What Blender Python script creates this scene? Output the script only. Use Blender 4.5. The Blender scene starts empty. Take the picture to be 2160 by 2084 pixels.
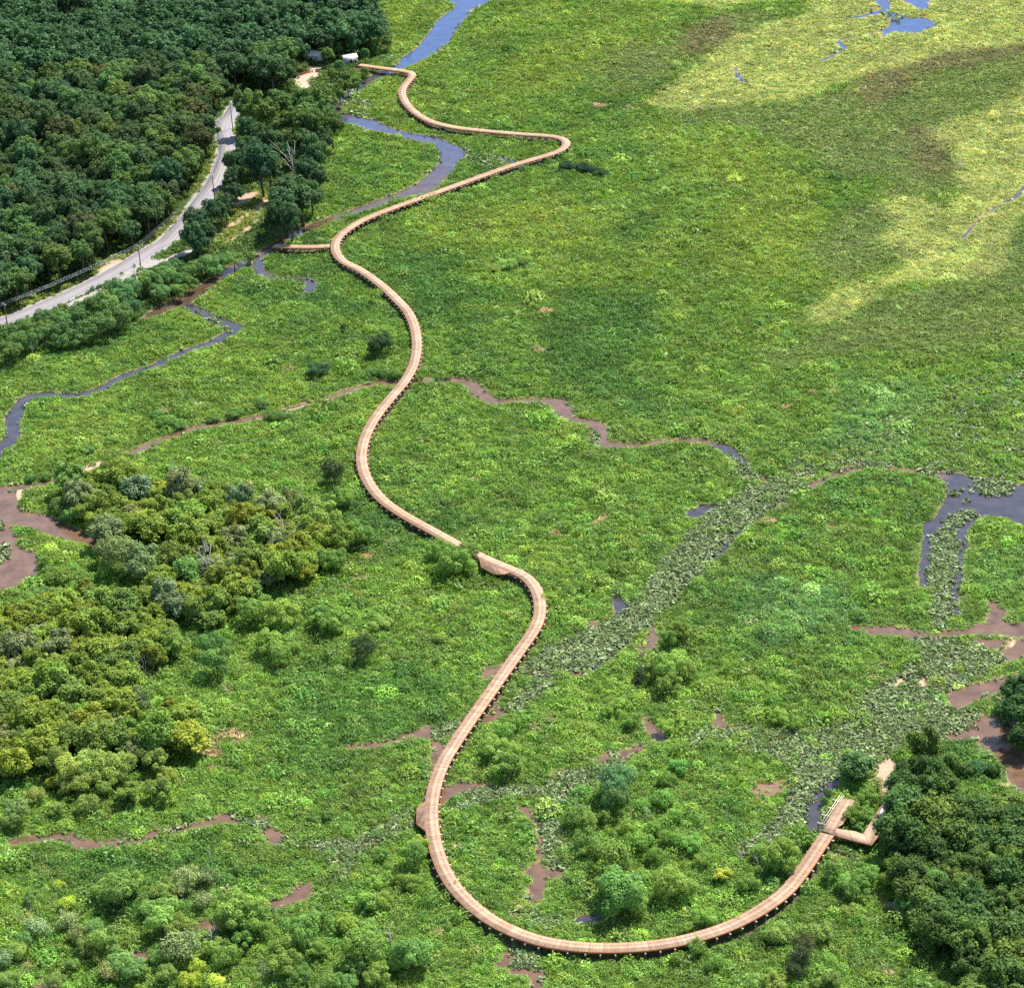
import bpy, math, random
import numpy as np
from mathutils import Vector, Matrix, Euler

# ------------------------------------------------------------------ camera, sky, sun, exposure
scene = bpy.context.scene
COL = scene.collection
H, PITCH, ROLL, FPX = 317.0, math.radians(27.4), math.radians(-3.5), 5100.0
cam_d = bpy.data.cameras.new('camera')
cam = bpy.data.objects.new('camera', cam_d); COL.objects.link(cam)
cam_d.sensor_fit = 'HORIZONTAL'; cam_d.sensor_width = 36.0
cam_d.lens = FPX / 2160.0 * 36.0
cam_d.clip_start = 1.0; cam_d.clip_end = 30000.0
CR = Matrix.Rotation(math.pi / 2 - PITCH, 3, 'X') @ Matrix.Rotation(ROLL, 3, 'Z')
cam.matrix_world = Matrix.Translation((0, 0, H)) @ CR.to_4x4()
scene.camera = cam

SUN_AZ, SUN_EL = math.radians(46), math.radians(58)
world = bpy.data.worlds.new('World'); scene.world = world; world.use_nodes = True
wn = world.node_tree
bg = wn.nodes['Background']; bg.inputs['Strength'].default_value = 0.12
sky = wn.nodes.new('ShaderNodeTexSky'); sky.sky_type = 'NISHITA'; sky.sun_disc = False
sky.sun_elevation = SUN_EL; sky.sun_rotation = SUN_AZ
sky.air_density = 1.0; sky.dust_density = 0.6; sky.ozone_density = 1.6
wn.links.new(sky.outputs['Color'], bg.inputs['Color'])
sun_d = bpy.data.lights.new('sun', 'SUN'); sun_d.energy = 4.6; sun_d.angle = math.radians(0.5)
sun_d.color = (1.0, 0.95, 0.87)
sun = bpy.data.objects.new('sun', sun_d); COL.objects.link(sun)
sv = Vector((math.sin(SUN_AZ) * math.cos(SUN_EL), math.cos(SUN_AZ) * math.cos(SUN_EL), math.sin(SUN_EL)))
sun.rotation_euler = sv.to_track_quat('Z', 'Y').to_euler(); sun.location = (100, 600, 300)
scene.view_settings.view_transform = 'Standard'; scene.view_settings.look = 'None'
scene.view_settings.exposure = 1.0; scene.view_settings.gamma = 1.0
scene.cycles.max_bounces = 6; scene.cycles.diffuse_bounces = 3; scene.cycles.transmission_bounces = 3
scene.cycles.glossy_bounces = 2; scene.cycles.caustics_reflective = False; scene.cycles.caustics_refractive = False
scene.cycles.use_denoising = False
random.seed(7); RNG = np.random.default_rng(7)

# ------------------------------------------------------------------ helpers
CRn = np.array(CR)
def P(px, py, z=0.0):
    """point of the plane at height z that the photograph shows at (px, py)"""
    d = CRn @ np.array([(px - 1080) / FPX, -(py - 1042) / FPX, -1.0])
    t = (z - H) / d[2]
    return np.array([d[0] * t, d[1] * t, z])
def PX(px, py):                                   # metres -> photo pixels there
    d = CRn @ np.array([(px - 1080) / FPX, -(py - 1042) / FPX, -1.0])
    return FPX / (-H / d[2])
TILE = {1: (0, 0), 2: (720, 0), 3: (1440, 0), 4: (0, 520), 5: (720, 520), 6: (1440, 520),
        7: (0, 1040), 8: (720, 1040), 9: (1440, 1040), 10: (0, 1560), 11: (720, 1560), 12: (1440, 1560)}
def T(t, pts):
    return [(TILE[t][0] + p[0] / 2.722, TILE[t][1] + p[1] / 2.722) + tuple(p[2:]) for p in pts]
def D(pts):
    return [(p[0] * 1.102, p[1] * 1.102) for p in pts]
def W(pts, z=0.0):
    return np.array([P(p[0], p[1], z)[:2] for p in pts])

def tag(o, label=None, cat=None, group=None, kind=None):
    if label: o['label'] = label
    if cat: o['category'] = cat
    if group: o['group'] = group
    if kind: o['kind'] = kind
    return o
def mesh_np(name, V, F, mat=None, parent=None, smooth=False):
    """V (n,3); F (m,k) of one size, or list of lists"""
    me = bpy.data.meshes.new(name)
    V = np.asarray(V, dtype=np.float32)
    me.vertices.add(len(V)); me.vertices.foreach_set('co', V.ravel())
    if isinstance(F, np.ndarray):
        m, k = F.shape
        me.loops.add(m * k); me.loops.foreach_set('vertex_index', F.astype(np.int32).ravel())
        me.polygons.add(m)
        me.polygons.foreach_set('loop_start', np.arange(0, m * k, k, dtype=np.int32))
    else:
        fl = [i for f in F for i in f]; st = np.cumsum([0] + [len(f) for f in F])[:-1]
        me.loops.add(len(fl)); me.loops.foreach_set('vertex_index', np.array(fl, dtype=np.int32))
        me.polygons.add(len(F)); me.polygons.foreach_set('loop_start', np.array(st, dtype=np.int32))
    me.update(calc_edges=True); me.validate()
    if smooth: me.polygons.foreach_set('use_smooth', np.ones(len(me.polygons), dtype=bool))
    if mat: me.materials.append(mat)
    return me
def obj(name, me, parent=None, loc=None):
    o = bpy.data.objects.new(name, me); COL.objects.link(o)
    if parent: o.parent = parent
    if loc is not None: o.location = loc
    return o
def empty(name, loc, rz=0):
    o = bpy.data.objects.new(name, None); COL.objects.link(o)
    o.location = loc; o.rotation_euler = (0, 0, rz); o.empty_display_size = 0.5
    return o
class MB:
    def __init__(s): s.V = []; s.F = []
    def add(s, vs, fs):
        n = len(s.V); s.V += [tuple(v) for v in vs]; s.F += [[i + n for i in f] for f in fs]
    def box(s, c, sx, sy, sz, ax=(1, 0), tilt=0):
        """c = centre; ax = horizontal direction of its length sx"""
        ax = np.array(ax, float); ax /= np.linalg.norm(ax); ay = np.array([-ax[1], ax[0]])
        vs = []
        for dz in (-.5, .5):
            for dx, dy in ((-.5, -.5), (.5, -.5), (.5, .5), (-.5, .5)):
                q = ax * dx * sx + ay * dy * sy
                vs.append((c[0] + q[0], c[1] + q[1], c[2] + dz * sz + dx * tilt))
        s.add(vs, [[3, 2, 1, 0], [4, 5, 6, 7], [0, 1, 5, 4], [1, 2, 6, 5], [2, 3, 7, 6], [3, 0, 4, 7]])
    def tube(s, pts, rs, n=6, cap=True):
        pts = [Vector(p) for p in pts]; rings = []
        for i, p in enumerate(pts):
            a = pts[max(i - 1, 0)]; b = pts[min(i + 1, len(pts) - 1)]
            t = (b - a).normalized()
            u = t.orthogonal().normalized() if i == 0 else (u - t * u.dot(t)).normalized()
            v = t.cross(u)
            r = rs[i] if hasattr(rs, '__len__') else rs
            rings.append([p + (u * math.cos(k * 2 * math.pi / n) + v * math.sin(k * 2 * math.pi / n)) * r for k in range(n)])
        vs = [q for r in rings for q in r]; fs = []
        for i in range(len(pts) - 1):
            for k in range(n):
                fs.append([i * n + k, i * n + (k + 1) % n, (i + 1) * n + (k + 1) % n, (i + 1) * n + k])
        if cap:
            fs.append(list(range(n))[::-1]); fs.append([(len(pts) - 1) * n + k for k in range(n)])
        s.add(vs, fs)
    def prism(s, poly, z0, z1):
        n = len(poly)
        a = sum(poly[i][0] * poly[(i + 1) % n][1] - poly[(i + 1) % n][0] * poly[i][1] for i in range(n))
        poly = list(poly) if a > 0 else list(poly)[::-1]
        vs = [(p[0], p[1], z0) for p in poly] + [(p[0], p[1], z1) for p in poly]
        s.add(vs, [list(range(n))[::-1], [n + i for i in range(n)]] + [[i, (i + 1) % n, n + (i + 1) % n, n + i] for i in range(n)])
    def build(s, name, mat, parent=None, smooth=False):
        return obj(name, mesh_np(name, s.V, s.F, mat, smooth=smooth), parent)

# ------------------------------------------------------------------ numpy noise
def _hash(ix, iy, seed):
    h = (ix.astype(np.int64) * 374761393 + iy.astype(np.int64) * 668265263 + seed * 1442695041) & 0xffffffff
    h = ((h ^ (h >> 13)) * 1274126177) & 0xffffffff
    return ((h ^ (h >> 16)) & 0xffff) / 65535.0
def vnoise(x, y, seed=0):
    ix = np.floor(x); iy = np.floor(y); fx = x - ix; fy = y - iy
    fx = fx * fx * (3 - 2 * fx); fy = fy * fy * (3 - 2 * fy)
    a = _hash(ix, iy, seed); b = _hash(ix + 1, iy, seed); c = _hash(ix, iy + 1, seed); d = _hash(ix + 1, iy + 1, seed)
    return (a + (b - a) * fx) * (1 - fy) + (c + (d - c) * fx) * fy
def fbm(x, y, scale, oct=4, seed=0):
    s = 0; a = 0.5; f = 1.0 / scale; tot = 0
    for o in range(oct):
        s = s + a * vnoise(x * f + 17.3 * o, y * f - 9.1 * o, seed + o); tot += a; a *= 0.5; f *= 2.03
    return s / tot * 2 - 1                       # -1..1
def sstep(a, b, x):
    t = np.clip((x - a) / (b - a), 0, 1); return t * t * (3 - 2 * t)

# ------------------------------------------------------------------ the ground grid
us = np.arange(-0.32, 0.3201, 0.0011)
us = np.concatenate([[-6, -2, -.9, -.5, -.38], us, [.38, .5, .9, 2, 6]])
ys = [338.0]
while ys[-1] < 1330: ys.append(ys[-1] + 0.5 * ys[-1] / 400)
ys = np.array([20., 120., 250., 322.] + ys + [1500., 1900., 3000., 7000.])
NJ, NI = len(us), len(ys)
GY = np.repeat(ys[:, None], NJ, 1); GX = GY * us[None, :]

def seg_dist(x, y, a, b):
    dx, dy = b[0] - a[0], b[1] - a[1]; L = dx * dx + dy * dy + 1e-9
    t = np.clip(((x - a[0]) * dx + (y - a[1]) * dy) / L, 0, 1)
    return np.hypot(x - a[0] - t * dx, y - a[1] - t * dy), t
def rows_for(y0, y1):
    i0 = max(np.searchsorted(ys, y0) - 1, 0); i1 = min(np.searchsorted(ys, y1) + 1, NI)
    return i0, i1
def cols_for(x0, x1, y0, y1):
    lo = min(x0 / y0, x0 / y1); hi = max(x1 / y0, x1 / y1)
    return max(np.searchsorted(us, lo) - 1, 0), min(np.searchsorted(us, hi) + 1, NJ)
BIG = 60.0
def new_field(): return np.full((NI, NJ), BIG)
def add_poly(field, wp, pad=12.0):
    """lowers field to the signed distance of polygon wp (negative inside)"""
    wp = np.asarray(wp); x0, y0 = wp.min(0) - pad; x1, y1 = wp.max(0) + pad; y0 = max(y0, 330)
    i0, i1 = rows_for(y0, y1); j0, j1 = cols_for(x0, x1, y0, y1)
    if i1 <= i0 or j1 <= j0: return
    X = GX[i0:i1, j0:j1]; Y = GY[i0:i1, j0:j1]
    d = np.full(X.shape, 1e9); ins = np.zeros(X.shape, bool); n = len(wp)
    for k in range(n):
        a, b = wp[k], wp[(k + 1) % n]
        dd, _ = seg_dist(X, Y, a, b); d = np.minimum(d, dd)
        if a[1] != b[1]:
            c = (a[1] > Y) != (b[1] > Y)
            ins ^= c & (X < (b[0] - a[0]) * (Y - a[1]) / (b[1] - a[1]) + a[0])
    d = np.where(ins, -d, d)
    field[i0:i1, j0:j1] = np.minimum(field[i0:i1, j0:j1], d)
def smooth_line(p, step=2.0):
    p = np.asarray(p, float)
    if len(p) < 3: return p
    q = np.vstack([2 * p[0] - p[1], p, 2 * p[-1] - p[-2]]); out = []
    for i in range(1, len(q) - 2):
        n = max(1, int(np.linalg.norm(q[i + 1][:2] - q[i][:2]) / step))
        # centripetal Catmull-Rom
        t0 = 0; t1 = t0 + max(np.linalg.norm((q[i] - q[i - 1])[:2]), 1e-3) ** .5
        t2 = t1 + max(np.linalg.norm((q[i + 1] - q[i])[:2]), 1e-3) ** .5; t3 = t2 + max(np.linalg.norm((q[i + 2] - q[i + 1])[:2]), 1e-3) ** .5
        for k in range(n):
            t = t1 + (t2 - t1) * k / n
            A1 = (t1 - t) / (t1 - t0) * q[i - 1] + (t - t0) / (t1 - t0) * q[i]
            A2 = (t2 - t) / (t2 - t1) * q[i] + (t - t1) / (t2 - t1) * q[i + 1]
            A3 = (t3 - t) / (t3 - t2) * q[i + 1] + (t - t2) / (t3 - t2) * q[i + 2]
            B1 = (t2 - t) / (t2 - t0) * A1 + (t - t0) / (t2 - t0) * A2
            B2 = (t3 - t) / (t3 - t1) * A2 + (t - t1) / (t3 - t1) * A3
            out.append((t2 - t) / (t2 - t1) * B1 + (t - t1) / (t2 - t1) * B2)
    out.append(p[-1]); return np.array(out)
def add_line(field, wp, w, pad=10.0, smooth=True):
    """wp (n,2) world, w width(s) in metres"""
    wp = np.asarray(wp, float); ws = np.full(len(wp), w, float) if np.isscalar(w) else np.asarray(w, float)
    q = np.column_stack([wp, ws])
    if smooth: q = smooth_line(q, 3.0)
    for a, b in zip(q[:-1], q[1:]):
        x0 = min(a[0], b[0]) - pad - max(a[2], b[2]); x1 = max(a[0], b[0]) + pad + max(a[2], b[2])
        y0 = max(min(a[1], b[1]) - pad - a[2], 330); y1 = max(a[1], b[1]) + pad + a[2]
        i0, i1 = rows_for(y0, y1); j0, j1 = cols_for(x0, x1, y0, y1)
        if i1 <= i0 or j1 <= j0: continue
        d, t = seg_dist(GX[i0:i1, j0:j1], GY[i0:i1, j0:j1], a, b)
        d = d - (a[2] + (b[2] - a[2]) * t) / 2
        field[i0:i1, j0:j1] = np.minimum(field[i0:i1, j0:j1], d)

# ------------------------------------------------------------------ what the photograph shows, in its pixels
BOARD = [(1744.9, 1758.4), (1722.9, 1791.4), (1697.2, 1830), (1660.4, 1876), (1616.3, 1910), (1579.6, 1932), (1531.8, 1954.5), (1487.8, 1969.5),
  (1440, 1982), (1381.3, 1992), (1326.2, 1996.7), (1271, 1998), (1216, 1995), (1160.8, 1987.5), (1116.8, 1976), (1072.7, 1958.5), (1028.6, 1934),
  (991.9, 1905), (958.8, 1870), (936.7, 1833.7), (922, 1795), (913.5, 1758.4), (909.6, 1718), (912.5, 1677.6), (924.5, 1633.5), (939, 1600.4),
  (957, 1571), (975.3, 1543), (1005.8, 1499), (1039.6, 1451.5), (1072.7, 1404), (1102, 1363), (1126, 1328), (1138, 1297.2), (1137.3, 1262), (1126, 1234.7),
  (1105.7, 1214), (1076.4, 1200), (1039.6, 1185), (999.2, 1166), (958.8, 1144.7), (918.4, 1122.7), (878, 1100.6), (841.2, 1079), (811.8, 1058),
  (787, 1032), (768.5, 998), (762.2, 961), (768.5, 927.8), (781, 898.4), (800.8, 868), (826.5, 836), (853, 804.7), (870.5, 773.5), (878.6, 740.4),
  (878.4, 711), (872, 682), (859.6, 656.5), (838.5, 633), (812.5, 608), (783.5, 585.4), (754, 566), (727, 553), (711.5, 537), (706.8, 521), (710.5, 506), (721, 493),
  (738.6, 480), (767.8, 463), (830.2, 438), (889, 417.3), (955, 393.5), (1013.9, 372.3), (1069, 352.7), (1124, 336), (1160.9, 325.3), (1180, 318),
  (1192, 309), (1194.5, 301), (1186.6, 293), (1170, 288.6), (1145.7, 286), (1102.9, 283.2), (1060, 279.7), (1010, 275), (960, 269), (911, 257.2),
  (878, 239), (857, 218), (848, 197), (852.5, 182), (862, 170), (869, 161), (869.5, 156), (862.4, 152.3), (842, 148.6), (811.4, 144.7), (780.8, 140.6), (757, 137)]
SPUR = [(703, 518.3), (662, 520.6), (621, 520.4), (577, 518)]
DECK_Z = 2.25

river_polys = [
  [(955, 5), (960, 16), (926, 40), (904, 70), (882, 99), (861, 112), (843, 128), (846, 141), (866, 140), (889, 127), (920, 112), (951, 85), (973, 48), (999, 18), (1036, 2), (1065, -22), (980, -22), (925, -4), (948, 3)],
  [(720, 239), (786, 253), (830, 272), (874, 283), (922, 290), (955, 305), (983, 316), (977, 334), (955, 356), (929, 386), (904, 408), (852, 419), (808, 434), (738, 454), (700, 466), (655, 486), (610, 507), (572, 529), (555, 530), (575, 512), (620, 487), (660, 470), (720, 449), (786, 426), (841, 404), (878, 388), (904, 367), (931, 342), (929, 320), (915, 305), (867, 294), (812, 281), (757, 268), (720, 257), (700, 243), (700, 222), (710, 222)],
]
river_lines = [([(848, 138), (815, 152), (790, 161), (768, 174), (745, 192), (722, 211), (708, 226), (706, 240)], 5.5),
  ([(575, 520), (545, 537), (496, 562), (441, 598), (386, 632)], [6, 5.5, 5, 5.5, 7.5]),
  ([(386, 632), (345, 650), (306, 670)], [7.5, 6.5, 1.5])]
creek_lines = [   # dark water
  (T(4, [(1080, 335), (1200, 400), (1300, 440), (1350, 447), (1320, 490), (1230, 545), (1050, 605), (900, 675), (720, 735), (600, 800), (450, 850), (300, 845), (180, 855), (112, 910), (75, 1000), (60, 1100), (-40, 1210)]),
     [3.5, 4, 4.5, 4, 4.5, 4, 3, 2.6, 2.6, 2.8, 3.0, 3.0, 3.6, 4, 4.2, 4.4, 4.5]),
  (T(4, [(1480, 40), (1490, 140), (1560, 175), (1700, 180), (1790, 205), (1770, 250)]), [3, 2.6, 2, 1.8, 3, 3.4]),
  (T(3, [(1240, 130), (1100, 190), (900, 230), (925, 280), (860, 320), (780, 350)]), [.3, .2, .6, .9, .5, .1]),
  (T(3, [(300, 385), (320, 440), (350, 465)]), [.4, 1.4, 1.4]),
  (T(3, [(1990, 1040), (1950, 1080), (1890, 1140), (1830, 1165), (1700, 1260), (1600, 1370)]), [1.2, 1.2, 1, .4, .1, .05]),
  ([(1039, 329), (1084, 342), (1100, 350)], [1, 2, 1]),
  (T(6, [(150, 1125), (230, 1140), (310, 1210), (370, 1290)]), [1.5, 3, 3.4, 2.6]),
  (T(9, [(0, 520), (60, 470), (110, 400), (190, 330), (300, 230), (450, 100)]), [1, 1.5, 1.6, 3, 1.2, .8]),
  (T(8, [(1570, 590), (1600, 630), (1600, 690), (1550, 710)]), [1, 2, 2.2, 1]),
  (T(8, [(1640, 850), (1560, 890), (1500, 950), (1460, 1000)]), [1, 1.6, 2.2, 1.6]),
  (T(8, [(1290, 875), (1370, 855)]), 1.3),
  (T(12, [(910, 190), (880, 210), (790, 260), (735, 330), (712, 420), (765, 490)]), [2, 3, 5, 5.6, 5.4, 2]),
  (T(9, [(1440, 180), (1415, 300), (1400, 420), (1385, 520)]), [5, 3.5, 3, 2]),
  (T(9, [(1640, 150), (1600, 210), (1580, 330), (1560, 520), (1545, 680)]), [5, 4, 3, 2.2, 2]),
  (T(11, [(1350, 1030), (1400, 1020), (1480, 1012)]), [1, 2, 1]),
]
mud_lines = [     # brown, muddy water
  (T(5, [(420, 772), (330, 788), (240, 775), (150, 790), (60, 820), (0, 840)]) + T(4, [(1900, 865), (1750, 905), (1600, 950), (1450, 985), (1250, 1015), (1100, 1040), (950, 1100), (800, 1160), (700, 1205), (600, 1245), (450, 1312), (300, 1350), (150, 1370), (0, 1395), (-60, 1400)]),
     [2, 3.6, 3.4, 2.6, 2.4, 2.4, 2.4, 2.6, 3.2, 3.4, 2.8, 2.8, 3, 3, 3, 3, 3.4, 3.4, 3.6, 5, 7]),
  (T(5, [(420, 765), (560, 770), (680, 760), (760, 800), (820, 860), (870, 885), (1000, 880), (1150, 880), (1255, 890), (1265, 950), (1330, 985), (1430, 1005), (1485, 1050), (1485, 1120), (1540, 1135), (1700, 1135), (1850, 1115), (1960, 1108)]) + T(6, [(100, 1115), (180, 1130)]),
     [2.4, 2.6, 3.2, 4, 4.4, 3.4, 2.8, 2.8, 5.2, 5.2, 3.4, 3.2, 4.6, 4.8, 3, 2.6, 2.5, 2.4, 2.6, 2.6]),
  (T(6, [(370, 1290), (470, 1335)]), [2, 2.4]),
  (T(6, [(1060, 1240), (1020, 1250), (930, 1290), (800, 1340), (720, 1375)]), [2, 4.2, 3.2, 1.8, 2.6]),
  (T(6, [(640, 1310), (720, 1308)]), [1.5, 3]),
  (T(6, [(1150, 1265), (1300, 1280), (1420, 1300), (1520, 1320)]), [2.2, 2.4, 1.6, 3]),
  (T(9, [(980, 765), (1080, 790), (1220, 780), (1330, 810), (1440, 840), (1490, 808), (1600, 800), (1720, 775), (1850, 775), (1990, 780)]), [1, 2.6, 3.4, 4.2, 5, 2.5, 1.6, 5.5, 7, 7]),
  (T(9, [(1780, 620), (1810, 680), (1770, 745)]), [1.5, 4, 3]),
  (T(9, [(1990, 860), (1880, 925), (1800, 960), (1700, 1005)]), [6, 5, 4, 1.5]),
  (T(9, [(1690, 840), (1760, 860), (1830, 855)]), [2, 5, 3]),
  (T(8, [(1775, 740), (1790, 830), (1740, 900), (1720, 930)]), [1, 2.4, 2.6, 2]),
  ([(862, 1550), (820, 1565), (775, 1570), (740, 1573)], [3, 1.6, 1.2, 1]),
  (T(10, [(60, 575), (120, 570), (270, 555), (380, 545), (440, 590), (520, 600), (680, 585), (800, 570), (880, 540), (960, 522), (1100, 495), (1170, 475), (1290, 445), (1370, 465)]), [1.4, 2.2, 2, 2.2, 3, 3, 2, 1.6, 3.4, 2.4, 2.6, 1.4, 3.6, 1.6]),
  (T(10, [(1500, 455), (1560, 530), (1590, 575)]), [2, 3.4, 3]),
  (T(10, [(1560, 945), (1650, 920), (1720, 870), (1752, 830)]), [2.4, 3.2, 3.8, 2]),
  (T(10, [(1140, 1058), (1225, 1050)]), 3.2), (T(10, [(725, 1258), (795, 1235)]), 3.2), (T(10, [(220, 1420), (320, 1400)]), 2.6),
  ([(1087, 2045), (1133, 2052), (1131, 2080)], [1.6, 2.6, 1.5]), ([(1056, 2032), (1070, 2015), (1085, 2001)], [1.8, 1.8, 1.2]),
  (T(8, [(1740, 1290), (1790, 1350), (1830, 1400)]), [1, 2.2, 2.4]), (T(9, [(205, 1260), (205, 1320), (260, 1350), (380, 1350)]), [1.2, 2, 1.8, 1.2]),
  (T(8, [(820, 1060), (870, 1010), (930, 995)]), [1, 3, 1.6]), (T(12, [(1620, 1190), (1560, 1160)]), 1.4),
  ([(2055, 1545), (2000, 1552), (1930, 1545)], [2, 1.5, 1]),
  ([(1100, 1700), (1138, 1740), (1142, 1800)], [1, 1.5, 2.5]), 
]
mud_polys = [
  [(0, 1030), (22, 1036), (51, 1030), (37, 1062), (40, 1075), (73, 1082), (103, 1088), (154, 1110), (184, 1124), (235, 1141), (220, 1154), (184, 1150), (140, 1139), (92, 1124), (48, 1110), (22, 1106), (18, 1113), (44, 1135), (22, 1146), (48, 1157), (73, 1165), (88, 1198), (73, 1216), (44, 1231), (22, 1246), (0, 1249), (-80, 1250), (-80, 1030)],
  [(1987, 1462), (2028, 1446), (2072, 1440), (2112, 1426), (2170, 1420), (2180, 1440), (2138, 1448), (2094, 1462), (2057, 1479), (2017, 1495), (1995, 1477)],
  [(2009, 1540), (2057, 1532), (2079, 1503), (2090, 1514), (2112, 1510), (2160, 1500), (2230, 1500), (2230, 1560), (2160, 1575), (2079, 1558), (2028, 1549)],
  [(2061, 1560), (2123, 1565), (2160, 1590), (2230, 1610), (2230, 1690), (2160, 1672), (2131, 1645), (2120, 1615), (2079, 1590)],
  [(1848, 1536), (1892, 1540), (1921, 1536), (1929, 1547), (1881, 1554), (1859, 1552)],
  T(9, [(1450, 930), (1550, 900), (1605, 920), (1570, 955), (1500, 990), (1480, 970)]),
  [(1234, 1310), (1260, 1310), (1253, 1327), (1242, 1330)],
  [(1194, 1404), (1212, 1402), (1231, 1422), (1205, 1424)],
  [(859, 1545), (896, 1534), (911, 1532), (916, 1556), (940, 1575), (930, 1605), (915, 1632), (909, 1622), (914, 1580), (905, 1560), (885, 1558)],
  [(930, 1656), (965, 1650), (1032, 1650), (1025, 1657), (977, 1674), (937, 1689), (929, 1698), (925, 1680)],
  [(1245, 1606), (1278, 1586), (1322, 1582), (1352, 1569), (1359, 1578), (1337, 1593), (1322, 1608), (1282, 1613)],
  [(1102, 1843), (1139, 1813), (1150, 1832), (1187, 1835), (1190, 1847), (1153, 1850), (1146, 1876), (1135, 1905), (1113, 1905), (1120, 1872), (1128, 1850)],
  [(1014, 1525), (1043, 1492), (1067, 1494), (1043, 1517), (1025, 1528)],
]
dark_polys = [
  [(1980, 995), (2027, 998), (2047, 1006), (2108, 1008), (2145, 1024), (2170, 1010), (2260, 1000), (2260, 1125), (2160, 1109), (2136, 1098), (2117, 1089), (2086, 1087), (2064, 1091), (2034, 1109), (2023, 1121), (2017, 1158), (1990, 1140), (1971, 1120), (1960, 1113), (1971, 1095), (1982, 1072), (1997, 1045), (1999, 1023)],
  [(1451, 1077), (1484, 1062), (1513, 1064), (1488, 1088), (1466, 1095), (1445, 1085)],
  [(1120, 1426), (1139, 1418), (1157, 1424), (1135, 1438), (1117, 1435)],
  [(973, 1514), (995, 1505), (984, 1521), (970, 1540)],
  [(1890, -18), (1907, 2), (1930, 14), (1946, 24), (1957, 18), (1960, 0), (1956, -18)],
  [(1852, 20), (1891, 29), (1907, 34), (1920, 39), (1946, 36), (1963, 43), (1970, 50), (1980, 55), (1946, 63), (1942, 70), (1899, 69), (1886, 64), (1867, 76), (1860, 82), (1865, 64), (1878, 53), (1883, 42), (1868, 32)],
  T(3, [(930, 110), (1060, 80), (1150, 50), (1100, 0), (1180, -10), (1190, 50), (1120, 85), (1000, 110)]),
]
islands = [T(9, [(1640, 0), (1480, 0)])[:0]]
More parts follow.
